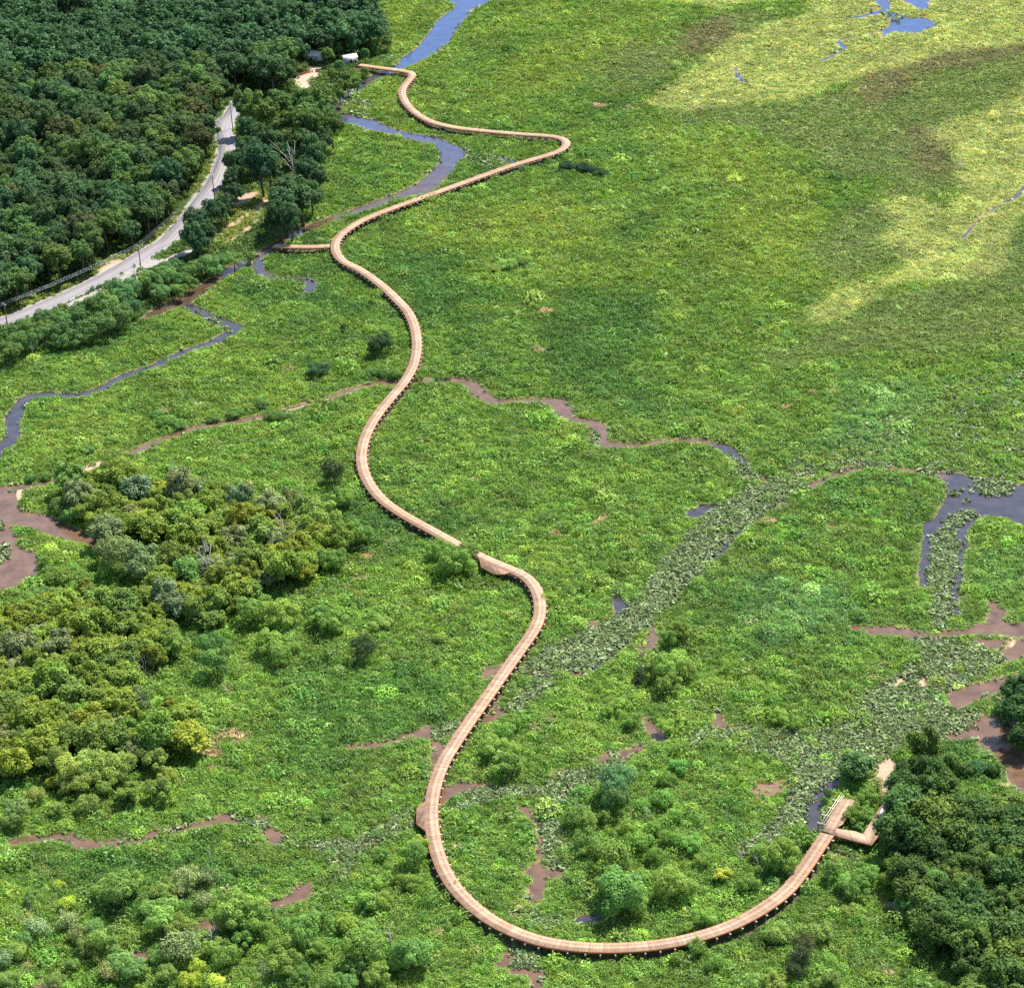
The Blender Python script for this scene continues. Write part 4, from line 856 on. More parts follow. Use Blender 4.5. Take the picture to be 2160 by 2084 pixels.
def plant(kind, px, py, dpx, tint, label, cat, group, hs=1.0, name=None, ground_pt=None, R=None):
    cr, tk = random.choice(PROTO[kind])
    R = R if R else dpx / 2 / PX(px, py)
    zc = {'forest': 2.3, 'maple': 1.5, 'willow': 1.2, 'shrub': .8, 'airy': 1.1}[kind] * R * hs
    b = P(px, py, zc) if ground_pt is None else np.array([*ground_pt, 0])
    e = empty(name or {'forest': 'forest_tree', 'maple': 'swamp_maple_tree', 'willow': 'willow_tree', 'shrub': 'marsh_shrub', 'airy': 'slender_tree'}[kind], (b[0], b[1], -.1), random.uniform(0, 6.28))
    tag(e, label, cat, group)
    sxy = R * random.uniform(.95, 1.1); s = (sxy, sxy * random.uniform(.88, 1.12), R * hs * random.uniform(.92, 1.08))
    c = obj('crown', cr, e); c.scale = s; v = math.exp(random.gauss(0, .13)); h = random.gauss(0, .09)
    v *= 1.95 if kind in ('willow', 'shrub', 'airy') and max(tint) > .1 else (1.5 if kind == 'maple' or max(tint) > .1 else 1.35); c.color = (tint[0] * v * (1 + h), tint[1] * v, tint[2] * v * (1 - h), 1)
    t = obj('trunk', tk, e); t.scale = s
    TREES.append((b[0], b[1], R)); return e
G_FOR, G_FOR2, G_MAP, G_WIL, G_SHR, G_DRK, G_GRY = (.046, .092, .032), (.070, .125, .030), (.135, .185, .025), (.115, .175, .032), (.10, .18, .028), (.036, .08, .03), (.13, .165, .065)
def inside(p, poly):
    c = False; n = len(poly)
    for i in range(n):
        a, b = poly[i], poly[(i + 1) % n]
        if (a[1] > p[1]) != (b[1] > p[1]) and p[0] < (b[0] - a[0]) * (p[1] - a[1]) / (b[1] - a[1]) + a[0]: c = not c
    return c
def field_at(field, x, y):
    u = x / y; i = np.clip(np.searchsorted(ys, y) - 1, 0, NI - 2); j = np.clip(np.searchsorted(us, u) - 1, 0, NJ - 2); return field[i, j]
def poisson(poly_w, rmin, rmax, tries, ok, existing=()):
    poly_w = np.asarray(poly_w); lo, hi = poly_w.min(0), poly_w.max(0); out = list(existing); n0 = len(out)
    for _ in range(tries):
        p = (random.uniform(lo[0], hi[0]), random.uniform(lo[1], hi[1])); R = random.uniform(rmin, rmax)
        if not inside(p, poly_w) or not ok(p): continue
        if all((p[0] - q[0]) ** 2 + (p[1] - q[1]) ** 2 > (.66 * (R + q[2])) ** 2 for q in out): out.append((*p, R))
    return out[n0:]
ORD = ['', 'second', 'third', 'fourth', 'fifth', 'sixth', 'seventh', 'eighth', 'ninth', 'tenth', 'eleventh', 'twelfth', 'thirteenth', 'fourteenth', 'fifteenth', 'sixteenth', 'seventeenth', 'eighteenth', 'nineteenth', 'twentieth']
def nth(i, n):
    if n == 1: return 'single'
    if i == 0: return 'leftmost'
    if i == n - 1: return 'rightmost'
    return ORD[i] + ' from left' if i < 20 else '%d from left' % (i + 1)

# the forest beside the road
# forest polygon of crown tops, put on the ground below the crowns
forA = [(-90, -130), (760, -130), (800, 0), (800, 60), (720, 100), (640, 135), (612, 165), (575, 215), (520, 225), (478, 238), (440, 262), (462, 300), (445, 370), (395, 430), (350, 480), (290, 508), (215, 560), (130, 605), (50, 632), (-90, 690)]
zF = 12.0
fa = W(forA, zF)
def road_side(p):
    k = int(np.argmin((rp[:, 0] - p[0]) ** 2 + (rp[:, 1] - p[1]) ** 2)); q = rtg[k]; return q[0] * (p[1] - rp[k, 1]) - q[1] * (p[0] - rp[k, 0])
def img(x, y, z):
    v = CRn.T @ np.array([x, y, z - H]); return 1080 + FPX * v[0] / -v[2], 1042 - FPX * v[1] / -v[2]
KEEP = [(632, 172), (645, 165), (655, 178), (668, 150), (640, 186), (648, 160), (672, 143), (658, 124), (668, 130), (733, 122), (742, 126), (477, 262), (474, 282), (480, 300), (484, 316), (476, 345)]
def hides(x, y, R, h=1.0):
    cx, cy = img(x, y, 2.0 * R * h); r = R * PX(cx, max(cy, -40)) * 1.0
    return any(abs(cx - a) < r and -r * .8 < b - cy < r * 1.9 and y < P(a, b)[1] + 2 for a, b in KEEP)
okf = lambda p: (road_side(p) > 6.5 or p[1] > 985) and field_at(d_road, *p) > 3.5 and field_at(d_bare, *p) > 4 and p[1] < 1260
fpts = poisson(fa, 4.2, 6.6, 60000, okf)
cen = np.array([[p[0], p[1]] for p in fpts]); 
# nearest first
fpts.sort(key=lambda p: p[1])
vis_f = [p for p in fpts if not hides(*p) and -70 < img(p[0], p[1], 14)[0] < 900 and img(p[0], p[1], 20)[1] > -70]
nearF, farF = vis_f[:285], vis_f[285:]
for x, y, R in nearF:
    px, py = img(x, y, 14); dr = field_at(d_road, x, y)
    where = 'at the forest edge beside the grey road' if dr < 11 else ('left of the grey road bend' if px > 260 and py > 330 else ('by the left edge of the photo' if px < 130 else ('deep inside the forest above the road' if py > 250 else 'high up the forest in the photo')))
    k = random.random(); tint, tn = ((G_FOR, 'dark green') if k < .6 else ((G_FOR2, 'mid green') if k < .94 else ((.065, .085, .03), 'dull olive')))
    plant('forest', px, py, 0, tint, '%s tall broadleaf tree %s' % (tn, where), 'tree', '%s forest trees %s' % (tn, where), hs=random.uniform(.85, 1.1), ground_pt=(x, y), R=R)
fm = [crown_mesh('c', seed=220 + i, R=1, Hc=1.95, z0=1.0, lobes=32, n_leaf=2800, leaf=.13, lobe_r=(.16, .32), ragged=.14, up=.5) for i in range(5)]
Vs, Fs, Ls, nv = [], [], [], 0
for x, y, R in farF:
    V, F, L = random.choice(fm); a = random.uniform(0, 6.28); ca, sa = math.cos(a), math.sin(a); k = random.uniform(.85, 1.1)
    Vs.append(np.column_stack([(V[:, 0] * ca - V[:, 1] * sa) * R + x, (V[:, 0] * sa + V[:, 1] * ca) * R + y, V[:, 2] * R * k])); Fs.append(F + nv); nv += len(V); Ls.append(L * math.exp(random.gauss(0, .18)))
if Vs:
    me = mesh_np('distant_forest', np.vstack(Vs), np.vstack(Fs), M_leaf); a = me.attributes.new('lv', 'FLOAT', 'FACE'); a.data.foreach_set('value', np.concatenate(Ls).astype(np.float32))
    o = obj('distant_forest', me); o.color = (.06, .13, .05, 1); tag(o, 'far part of the dark green forest at the top left', 'forest', kind='stuff')

# trees between road and river: (x, y, diameter) in photo pixels
def trees_list(lst, kind, tint, cat, where, group, hs=1.0, fmt='%s %s of those %s', k=1 / 2.722):
    lst = sorted(lst)
    for i, t in enumerate(lst):
        plant(kind, t[0], t[1], t[2] * k * random.uniform(.8, 1.12), tint, fmt % (nth(i, len(lst)), cat, where), cat.split()[-1], group, hs)
s = 1 / 2.722
trees_list([(a, b, c * 1.0) for a, b, c in T(1, [(1400, 590, 62), (1480, 590, 66), (1600, 550, 60), (1750, 560, 64), (1830, 520, 60), (1740, 640, 58), (1800, 690, 60), (1850, 640, 56), (1680, 660, 54), (1900, 700, 44)])], 'forest', G_FOR2, 'broadleaf tree', 'above the road end by the river', 'trees between the road end and the river', 1.15, k=1)
trees_list(T(1, [(1440, 730, 58), (1510, 790, 66), (1420, 830, 60), (1570, 800, 50), (1490, 890, 62), (1540, 950, 58), (1330, 915, 46), (1340, 1000, 44), (1340, 1080, 50), (1370, 900, 40)]), 'forest', G_FOR, 'dark tree', 'right of the road bend', 'trees right of the road bend', 1.15, k=1)
trees_list(T(1, [(1290, 1150, 44), (1200, 1200, 46), (1130, 1260, 48), (1100, 1330, 42), (1180, 1310, 42), (1260, 1190, 38), (1140, 1370, 36)]), 'forest', G_DRK, 'dark tree', 'hiding the road before the bend', 'trees hiding the road', 1.15, k=1)
trees_list(T(1, [(1730, 780, 54), (1800, 850, 56), (1760, 960, 56), (1830, 990, 50), (1650, 1050, 56), (1720, 1080, 58), (1620, 1130, 54), (1690, 1150, 56), (1600, 1200, 50), (1660, 1220, 50), (1570, 1250, 40), (1780, 1080, 46), (1850, 770, 46), (1650, 870, 40)]), 'forest', G_FOR, 'dark tree', 'on the river bank by the bare snag', 'river bank trees by the snag', 1.15, k=1)
trees_list([(690, 112, 22), (712, 100, 24), (742, 92, 24), (765, 70, 26), (795, 62, 24), (790, 92, 24), (815, 85, 20), (715, 135, 20), (698, 152, 20), (730, 160, 22), (752, 166, 20), (712, 172, 22), (742, 182, 18), (690, 190, 22), (770, 150, 16), (700, 205, 20), (770, 110, 22), (760, 40, 24), (725, 60, 24), (716, 196, 22), (733, 178, 22), (752, 176, 18), (694, 214, 24), (706, 186, 22), (768, 163, 16)], 'forest', G_FOR2, 'tree', 'round the white shed', 'trees round the white shed', 1.15, k=1)
trees_list(T(4, [(1420, 55, 26), (1340, 70, 34), (1260, 85, 38), (1180, 105, 42), (1100, 130, 46), (1020, 190, 50), (950, 150, 44), (880, 190, 50), (910, 250, 50), (1030, 250, 44), (820, 190, 44), (990, 120, 38), (1080, 210, 40), (1230, 140, 34)]), 'willow', (.07, .125, .03), 'bushy tree', 'between the road and the brown river', 'bushy trees between road and river', 1.0, k=1)
trees_list(T(4, [(700, 270, 62), (640, 250, 54), (740, 340, 58), (620, 330, 58), (690, 400, 54), (550, 350, 52), (480, 350, 48), (560, 450, 56), (450, 400, 50), (470, 490, 48), (380, 430, 48), (300, 420, 46), (340, 500, 46), (250, 470, 46), (190, 530, 46), (110, 540, 48), (50, 590, 46), (150, 470, 42), (240, 400, 40), (760, 270, 40), (620, 440, 44), (400, 530, 40)]), 'willow', (.055, .105, .028), 'bushy tree', 'in the dark hedge below the road', 'hedge trees below the road', 1.05, k=1)
# swamp wood
exist = []
for nm_, poly, where in (('n', swamp_px1, 'in the north half of the yellow green swamp wood'), ('s', swamp_px2, 'in the south half of the yellow green swamp wood')):
    zt = 5.0; pw = W(poly, zt); pts = poisson(pw, 2.5, 4.7, 30000, lambda p: field_at(d_water, *p) > 1.5)
    for x, y, R in pts:
        k = random.random(); tint, tn = (G_MAP, 'yellow green') if k < .66 else (((.11, .165, .03), 'plain green') if k < .88 else (G_GRY, 'grey green'))
        plant('maple', 0, 0, 0, tint, '%s round tree %s' % (tn, where), 'tree', '%s trees %s' % (tn, where), hs=random.uniform(.85, 1.15), ground_pt=(x, y), R=R)
trees_list(T(10, [(400, 170, 200), (310, 110, 190), (520, 130, 180), (640, 190, 180), (700, 130, 180), (800, 90, 150), (900, 120, 160), (960, 200, 130), (920, 280, 150), (600, 270, 130), (480, 240, 150), (390, 270, 110), (500, 360, 125), (330, 400, 100)]), 'willow', (.125, .175, .035), 'round willow', 'at the lower end of the swamp wood', 'willows at the lower end of the swamp wood')
trees_list(T(10, [(740, 290, 150), (300, 240, 90)]), 'maple', G_MAP, 'yellow green tree', 'among the willows below the swamp wood', 'yellow trees among the willows', .8)
trees_list(T(7, [(1210, 850, 170), (1240, 960, 150)]), 'willow', (.075, .14, .03), 'dense green willow', 'standing clear in front of the swamp wood', 'willows in front of the swamp wood', 1.15)
trees_list(T(7, [(1450, 660, 200), (1600, 680, 220), (1540, 840, 160), (1600, 920, 150), (1690, 880, 100), (1840, 690, 150), (1910, 720, 150), (1880, 260, 140), (1920, 370, 130), (1830, 140, 180)]), 'willow', (.11, .175, .03), 'round willow', 'along the right edge of the swamp wood', 'willows along the right edge of the swamp wood')
trees_list(T(7, [(1670, 30, 130), (770, 1200, 190), (820, 380, 190), (690, 340, 210), (620, 320, 160)]), 'willow', (.085, .12, .04), 'grey green tree', 'standing inside the swamp wood', 'grey green trees in the swamp wood', 1.1)
trees_list(T(7, [(1090, 1230, 130), (1050, 1340, 130), (980, 1200, 90)]), 'maple', G_MAP, 'yellow green tree', 'at the swamp wood corner facing the boardwalk', 'corner trees of the swamp wood', .8)
trees_list(T(7, [(330, 480, 140), (320, 640, 180), (100, 690, 150), (240, 570, 110), (180, 620, 110), (420, 110, 130), (350, 60, 120), (250, 400, 100)]), 'shrub', (.09, .15, .03), 'shrub', 'between the brown pond and the swamp wood', 'shrubs by the brown pond')
# east wood
pts = poisson(W(east_px, 5.0), 2.6, 5.2, 20000, lambda p: True)
for x, y, R in pts:
    k = random.random(); tint, tn = ((.050, .095, .020), 'dark green') if k < .65 else ((.085, .14, .026), 'mid green')
    plant('maple', 0, 0, 0, tint, '%s dense tree in the wood right of the ramp' % tn, 'tree', '%s trees of the wood right of the ramp' % tn, name='broadleaf_tree', hs=random.uniform(.85, 1.15), ground_pt=(x, y), R=R)
trees_list([(2158, 1452, 80), (2150, 1500, 76), (2185, 1480, 80), (2165, 1545, 60)], 'maple', (.035, .08, .02), 'dark tree', 'at the right edge above the brown pool', 'dark trees at the right edge', 1.0, k=1)
trees_list(T(12, [(1000, 130, 180), (960, 190, 100)]), 'maple', (.05, .10, .03), 'dark tree', 'behind the unfinished deck joists', 'trees behind the joists', .85)
trees_list(T(12, [(1070, 330, 140), (990, 420, 110), (1050, 420, 100), (1010, 480, 80)]), 'willow', (.09, .155, .028), 'green tree', 'between the deck and the ramp', 'trees between deck and ramp', 1.0)
trees_list(T(12, [(810, 350, 60), (830, 300, 50), (1240, 280, 70), (1290, 330, 70), (1700, 150, 120), (1620, 160, 110), (1480, 160, 110), (1790, 170, 90)]), 'shrub', (.06, .115, .03), 'shrub', 'round the trailhead', 'shrubs round the trailhead', 1.2)
# shrubs, in groups one can find
trees_list(T(11, [(880, 30, 140), (950, 130, 160), (990, 60, 90)]), 'willow', (.115, .185, .032), 'willow', 'beside the long straight of boardwalk', 'willows beside the straight')
trees_list(T(11, [(1570, 240, 190), (1560, 340, 140)]), 'willow', (.06, .115, .035), 'dark willow', 'at the top of the loop interior', 'dark willows in the loop', 1.2)
trees_list(T(11, [(1620, 870, 260), (1560, 820, 160), (1890, 830, 210), (1680, 930, 140)]), 'willow', (.10, .165, .03), 'large willow', 'in the middle of the loop', 'large willows in the loop', 1.1)
trees_list(T(11, [(1400, 570, 150), (1560, 660, 190), (1480, 610, 120), (1340, 440, 120), (1430, 480, 100), (1500, 440, 90), (1390, 640, 90)]), 'airy', (.095, .15, .03), 'twiggy willow', 'left of the loop centre', 'twiggy willows in the loop', 1.1)
trees_list(T(11, [(1860, 230, 110), (1850, 330, 120), (1710, 580, 130), (1800, 660, 130), (1790, 510, 120), (1930, 150, 90), (1920, 440, 100), (1950, 580, 110), (1730, 380, 90), (1650, 500, 80), (1880, 560, 90)]), 'shrub', (.10, .18, .03), 'round shrub', 'in the upper part of the loop', 'shrubs in the loop', 1.15)
trees_list(T(12, [(110, 680, 100), (20, 850, 160), (380, 820, 110), (130, 1010, 130), (440, 640, 100), (570, 660, 170), (530, 710, 100), (720, 580, 70), (60, 590, 110), (20, 1080, 70)]), 'willow', (.105, .18, .03), 'willow', 'in the right part of the loop', 'willows in the right part of the loop', 1.05)
trees_list(T(12, [(230, 765, 125)]), 'maple', (.22, .26, .03), 'bright yellow green tree', 'inside the boardwalk loop', None, .7, '%s %s %s')
trees_list(T(11, [(420, 650, 165), (440, 590, 90), (480, 640, 70)]), 'willow', (.10, .17, .03), 'willow', 'overhanging the boardwalk below the left platform', 'willows overhanging the boardwalk', 1.1)
trees_list(T(11, [(230, 650, 110), (160, 920, 140), (250, 930, 110), (410, 820, 110), (330, 800, 100), (200, 820, 100), (150, 1060, 110), (40, 1060, 120), (620, 700, 50), (260, 610, 70), (1340, 1240, 60), (1060, 490, 80)]), 'shrub', (.10, .17, .03), 'shrub', 'around the lower left curve of the loop', 'shrubs around the lower left curve', 1.1)
trees_list(T(11, [(130, 1170, 240), (400, 1210, 240), (60, 1290, 150), (330, 1270, 120), (20, 1380, 140), (200, 1340, 130)]), 'willow', (.085, .15, .03), 'big willow', 'at the bottom left of the loop', 'big willows below the loop', 1.05)
trees_list(T(12, [(80, 1190, 130), (180, 1275, 100), (1930 - 1960, 1255, 70)]), 'airy', (.10, .17, .03), 'thin shrub', 'under the bottom of the loop', 'thin shrubs under the loop')
trees_list(T(12, [(700, 1180, 130), (680, 1260, 120), (640, 1330, 90)]), 'airy', (.055, .085, .035), 'dark twiggy tree', 'below the right end of the loop', 'dark twiggy trees below the loop', 1.3)
trees_list(T(12, [(790, 1110, 150), (560, 1110, 120), (480, 1120, 90), (850, 1370, 140), (960, 980, 90), (780, 1390, 100), (540, 1400, 140), (420, 1400, 110)]), 'shrub', (.105, .16, .035), 'olive shrub', 'below the right side of the loop', 'olive shrubs below the loop', 1.1)
trees_list(T(12, [(860, 750, 120), (1000, 850, 140), (1060, 760, 140), (1180, 800, 120), (930, 820, 90), (1120, 720, 90), (1350, 900, 180), (1450, 800, 170), (1280, 930, 140), (1490, 1080, 140), (1400, 1000, 130)]), 'willow', (.08, .15, .028), 'round willow', 'between the loop and the right wood', 'willows before the right wood', 1.05)
trees_list(T(10, [(680, 870, 200), (770, 820, 170), (590, 860, 120), (930, 860, 140), (960, 950, 130), (920, 1040, 200), (1040, 1080, 160), (860, 960, 120)]), 'willow', (.11, .17, .032), 'willow', 'in the clump left of the lower brown pool', 'willow clump left of the lower pool')
trees_list(T(10, [(1390, 960, 220), (1310, 1020, 180), (1480, 1050, 150), (1400, 1140, 110), (1300, 1230, 150), (1220, 1190, 110), (1640, 1270, 180), (1810, 1010, 130), (1900, 1390, 140), (1740, 1340, 130), (1730, 1100, 220), (1660, 1160, 160), (1820, 1200, 120)]), 'willow', (.10, .165, .03), 'willow', 'between the lower brown pool and the loop', 'willows between lower pool and loop', 1.05)
trees_list(T(10, [(600, 1150, 170), (540, 1080, 150), (680, 1260, 140), (760, 1320, 140), (890, 1240, 90), (100, 1200, 110), (130, 1150, 100), (50, 1380, 130), (950, 1340, 120), (410, 1290, 90), (180, 900, 90), (560, 1230, 110), (480, 1180, 90), (300, 1380, 110)]), 'willow', (.10, .16, .035), 'shrubby willow', 'in the lower left corner', 'shrubby willows in the corner')
trees_list(T(10, [(1040, 1190, 170), (380, 1040, 120), (210, 1080, 140), (1080, 790, 140), (1040, 860, 120), (620, 1330, 140), (20, 1250, 110), (1190, 780, 110), (1160, 920, 110), (440, 1120, 100)]), 'airy', (.15, .185, .07), 'pale grey green shrub', 'in the thicket at lower left', 'pale shrubs in the lower left thicket')
trees_list(T(10, [(390, 930, 100), (1130, 1310, 110), (1080, 1390, 120), (330, 830, 70), (1240, 1380, 100)]), 'shrub', (.20, .25, .03), 'bright yellow green bush', 'in the lower left thicket', 'bright bushes in the thicket', 1.0)
trees_list(T(10, [(90, 400, 160), (190, 320, 120), (60, 460, 100)]), 'willow', (.11, .165, .045), 'pale willow', 'by the left edge above the brown creek', 'pale willows by the left edge')
trees_list(T(10, [(1780, 450, 90), (1880, 430, 80), (1480, 745, 100), (1700, 430, 60), (1380, 740, 80)]), 'shrub', (.08, .14, .03), 'low shrub', 'left of the left viewing platform', 'low shrubs left of the platform')
trees_list(T(8, [(640, 370, 190), (560, 320, 120), (730, 340, 120), (610, 420, 120), (690, 400, 120)]), 'willow', (.085, .155, .028), 'dense green willow', 'covering the boardwalk edge before the platform', 'willows covering the boardwalk edge', 1.1)
trees_list(T(8, [(70, 230, 150), (10, 250, 150), (130, 230, 110), (-40, 380, 120), (0, 10, 130)]), 'willow', (.09, .155, .028), 'round willow', 'left of the boardwalk before the swamp wood', 'willows left of the boardwalk', 1.1)
trees_list(T(8, [(130, 900, 140), (100, 850, 90)]), 'airy', (.05, .085, .03), 'dark shrub', 'alone in the grass left of the right bend', 'dark shrubs left of the right bend', 1.1)
trees_list(T(8, [(230, 740, 100), (660, 870, 90), (560, 830, 90), (940, 700, 50), (1340, 310, 35)]), 'shrub', (.13, .18, .03), 'small bush', 'in the grass left of the right bend', 'small bushes left of the right bend')
trees_list(T(8, [(1880, 830, 150), (1930, 790, 120), (1860, 1000, 200), (1930, 970, 140), (1890, 1090, 120), (1800, 1020, 110)]) + T(9, [(10, 1010, 110)]), 'willow', (.10, .165, .03), 'willow', 'in the clump right of the pad filled channel', 'willow clump right of the channel', 1.1)
trees_list(T(8, [(1720, 1030, 90), (1700, 1080, 70)]), 'airy', (.05, .075, .032), 'dark twiggy shrub', 'at the left of the channel willows', 'dark shrubs by the channel willows', 1.2)
trees_list(T(8, [(1550, 1240, 90), (1670, 1300, 110), (1860, 1330, 90), (980, 1310, 110), (940, 1370, 110), (1500, 1290, 60), (1080, 1290, 70), (1600, 1200, 70)]) + T(9, [(550, 1270, 110), (640, 1310, 90), (480, 1250, 60)]), 'willow', (.105, .185, .03), 'low willow', 'above the loop interior', 'low willows above the loop', .95)
trees_list(T(4, [(1830, 700, 110), (1790, 720, 70)]), 'willow', (.035, .075, .03), 'dark bush', 'alone left of the boardwalk s bend'.replace(' s bend', ' upper bend'), 'dark bushes left of the upper bend', .8)
trees_list(T(5, [(220, 560, 110), (190, 590, 70), (250, 520, 60)]), 'willow', (.035, .08, .025), 'dark leafy tree', 'close to the left side of the boardwalk', 'dark trees close to the boardwalk', 1.0)
trees_list(T(5, [(20, 460, 50), (10, 490, 34)]), 'shrub', (.035, .075, .025), 'small dark bush', 'in the marsh above the lone tree', 'small dark bushes above the lone tree')
trees_list(T(5, [(300, 735, 100), (230, 725, 90), (170, 725, 70), (370, 740, 60), (560, 755, 50), (450, 755, 50), (610, 750, 40)]), 'shrub', (.055, .11, .025), 'shrub', 'on the bank where the creek passes the boardwalk', 'shrubs at the creek crossing', .8)
trees_list(T(4, [(1350, 955, 110), (1500, 895, 90), (1580, 965, 100), (960, 1000, 100), (1030, 1020, 90), (640, 1115, 100), (510, 1165, 110), (390, 1165, 60), (590, 955, 60), (260, 1320, 70), (170, 1330, 70), (1110, 960, 80), (1230, 980, 70), (900, 960, 70), (1660, 970, 70), (460, 1120, 60)]), 'shrub', (.065, .125, .025), 'low shrub', 'on the banks of the sandy creek', 'low shrubs on the sandy creek banks', .7)
trees_list(T(4, [(650, 1240, 170), (600, 1280, 110), (720, 1210, 100), (560, 1310, 90)]), 'willow', (.085, .14, .026), 'bushy tree', 'beside the sandbar at the wood tip', 'bushy trees beside the sandbar', .9)
trees_list(T(4, [(1920, 1285, 120), (1890, 1320, 90)]), 'airy', (.055, .085, .032), 'dark twiggy tree', 'between swamp wood and boardwalk', 'dark twiggy trees by the boardwalk', 1.3)
trees_list(T(2, [(1290, 950, 90), (1390, 965, 80), (1430, 975, 80), (1490, 990, 80), (1340, 955, 60)]), 'shrub', (.03, .075, .03), 'dark bush', 'in the row at the far hairpin bend', 'dark bushes at the far hairpin', .8)
trees_list(T(5, [(960, 105, 120), (1040, 80, 110), (880, 125, 80), (1090, 110, 60)]), 'shrub', (.10, .16, .03), 'low bush', 'out in the middle of the marsh', 'low bushes in mid marsh', .6)
trees_list(T(6, [(1240, 800, 100)]), 'shrub', (.07, .13, .03), 'low bush', 'alone in the right of the marsh', None, .6, '%s %s %s')
trees_list(T(9, [(960, 850, 90), (1010, 845, 70), (440, 1000, 50)]), 'shrub', (.06, .12, .03), 'low dark clump', 'in grass left of the muddy pools', 'low clumps near the muddy pools', .6)

# dead trees
def dead(name, px, py, h, spread, label, seed, mat=M_dead, nb=10, twig=3, up=.7, r0=None):
    b = P(px, py); e = empty(name, (b[0], b[1], 0), random.uniform(0, 6)); tag(e, label, 'dead tree')
    tr, br = dead_data(seed, h, r0 or h * .025, spread, nb, twig, up); tr.build('trunk', mat, e, True); br.build('branch', mat, e, True)
dead('dead_tree', 299, 632, 13, 3.2, 'bare dead tree with stubby pale limbs beside the utility pole', 1, M_dead, 8, 1, .5)
dead('dead_tree', 626, 386, 13, 9, 'bleached snag with long fan of white branches by the river', 2, M_dead, 11, 1, .8, .22)
dead('dead_tree', 392, 1062, 11, 5, 'tall bare grey tree at the top of the swamp wood', 3, M_dead, 12, 4, .8, .16)
dead('dead_tree', 437, 1052, 8, 1.6, 'thin broken snag at the top of the swamp wood', 4, M_dead, 5, 1, .6, .14)
dead('dead_tree', 606, 1172, 11, 5, 'bare pale tree at the right of the swamp wood', 5, M_dead, 12, 4, .8, .15)
dead('dead_tree', 446, 1235, 11, 5, 'bare white branched tree in the middle of the swamp wood', 6, M_dead, 13, 5, .8, .17)
dead('dead_tree', 452, 1298, 8, 4, 'leaning bare grey tree below the white branched one', 7, M_greybark, 12, 4, .6, .13)
dead('dead_tree', 316, 1460, 8, 3, 'purple grey leafless tree in front of the swamp wood', 8, M_greybark, 14, 6, 1.2, .08)
dead('dead_tree', 371, 1090, 9, 2, 'thin white dead trunk standing in the swamp wood', 9, M_dead, 5, 1, .6, .12)
dead('dead_tree', 825, 2008, 7, 2.2, 'white dead snag at the bottom left of the loop', 10, M_dead, 7, 2, .9, .13)
dead('dead_tree', 560, 385, 9, 4, 'purple grey leafless tree right of the road bend', 11, M_greybark, 14, 6, .9, .10)
dead('dead_tree', 450, 2005, 5, 2.5, 'small bare dead shrub in the lower left thicket', 12, M_dead, 9, 3, .7, .09)
dead('dead_tree', 448, 1830, 5, 1.6, 'thin bare stem standing in the lower left thicket', 13, M_dead, 6, 2, .9, .08)
dead('dead_tree', 62, 1965, 5, 3, 'bare pale shrub near the left edge', 14, M_greybark, 12, 4, 1.0, .07)
dead('dead_tree', 1600, 1840, 5, 2, 'small bare white tree inside the loop near its right end', 15, M_dead, 7, 3, .9, .07)
dead('dead_tree', 1365, 1745, 4.5, 2, 'little bare snag among the loop shrubs', 16, M_dead, 7, 3, .9, .07)
dead('dead_tree', 1700, 2030, 6, 2.4, 'purple grey leafless tree below the right end of the loop', 17, M_greybark, 14, 6, 1.0, .08)
dead('dead_tree', 560, 2075, 5, 2.4, 'grey leafless shrub at the bottom edge of the photo', 18, M_greybark, 14, 5, 1.0, .07)
dead('dead_tree', 1850, 1690, 6, .8, 'dark bare trunk beside the sandy trailhead path', 19, M_bark, 4, 1, .8, .2)
dead('dead_tree', 70, 752, 6, 1.4, 'short pale stump below the hedge at the left edge', 20, M_dead, 4, 1, .6, .16)
dead('dead_tree', 572, 1210, 6, 1.8, 'forked bare trunk low in the swamp wood', 21, M_dead, 6, 2, 1.0, .13)
dead('dead_tree', 100, 1440, 5, 2.4, 'bare white branches poking from the southern swamp wood', 22, M_dead, 9, 3, .7, .10)

# ------------------------------------------------------------------ utility poles and wires
pole_px = [(18, 700, 'leaning timber utility pole at the left edge of the photo', 10.5), (299, 578, 'timber utility pole beside the gravel apron', 11), (453, 420, 'timber utility pole standing at the narrow part of the road', 9), (491, 271, 'far timber utility pole at the road end', 9.5)]
tops = []
rdir = [(.75, .65), (.75, .65), (.5, .85), (.2, 1)]
for i, (px, py, lab, hh) in enumerate(pole_px):
    b = P(px, py); e = empty('utility_pole', (b[0], b[1], 0)); tag(e, lab, 'utility pole', 'utility poles along the road')
    m = MB(); m.tube([(0, 0, -1), (0, 0, hh * .5), (0, 0, hh)], [.19, .17, .14], 8); m.build('pole', M_pole, e, True)
    ax = np.array([rdir[i][1], -rdir[i][0]]); m = MB(); m.box((0, 0, hh - .5), 2.6, .14, .16, ax); arm = m.build('crossarm', M_ceramic, e)
    ends = []
    for s_ in (-1.15, -.4, .4, 1.15):
        q = ax * s_; m = MB(); m.tube([(q[0], q[1], hh - .42), (q[0], q[1], hh - .16)], [.07, .05], 6); m.build('insulator', M_ceramic, arm); ends.append((b[0] + q[0], b[1] + q[1], hh - .16))
    tops.append(ends)
for i in range(3):
    for k in range(4):
        a, c = Vector(tops[i][k]), Vector(tops[i + 1][k]); sag = .012 * (c - a).length; m = MB()
        m.tube([a.lerp(c, t) - Vector((0, 0, sag * 4 * t * (1 - t))) for t in np.linspace(0, 1, 13)], .03, 4)
        o = m.build('overhead_wire', M_wire); tag(o, 'thin grey overhead wire strung between the %s utility poles' % ('two nearest', 'two middle', 'two farthest')[i], 'wire', 'wires between the %s poles' % ('nearest', 'middle', 'farthest')[i])
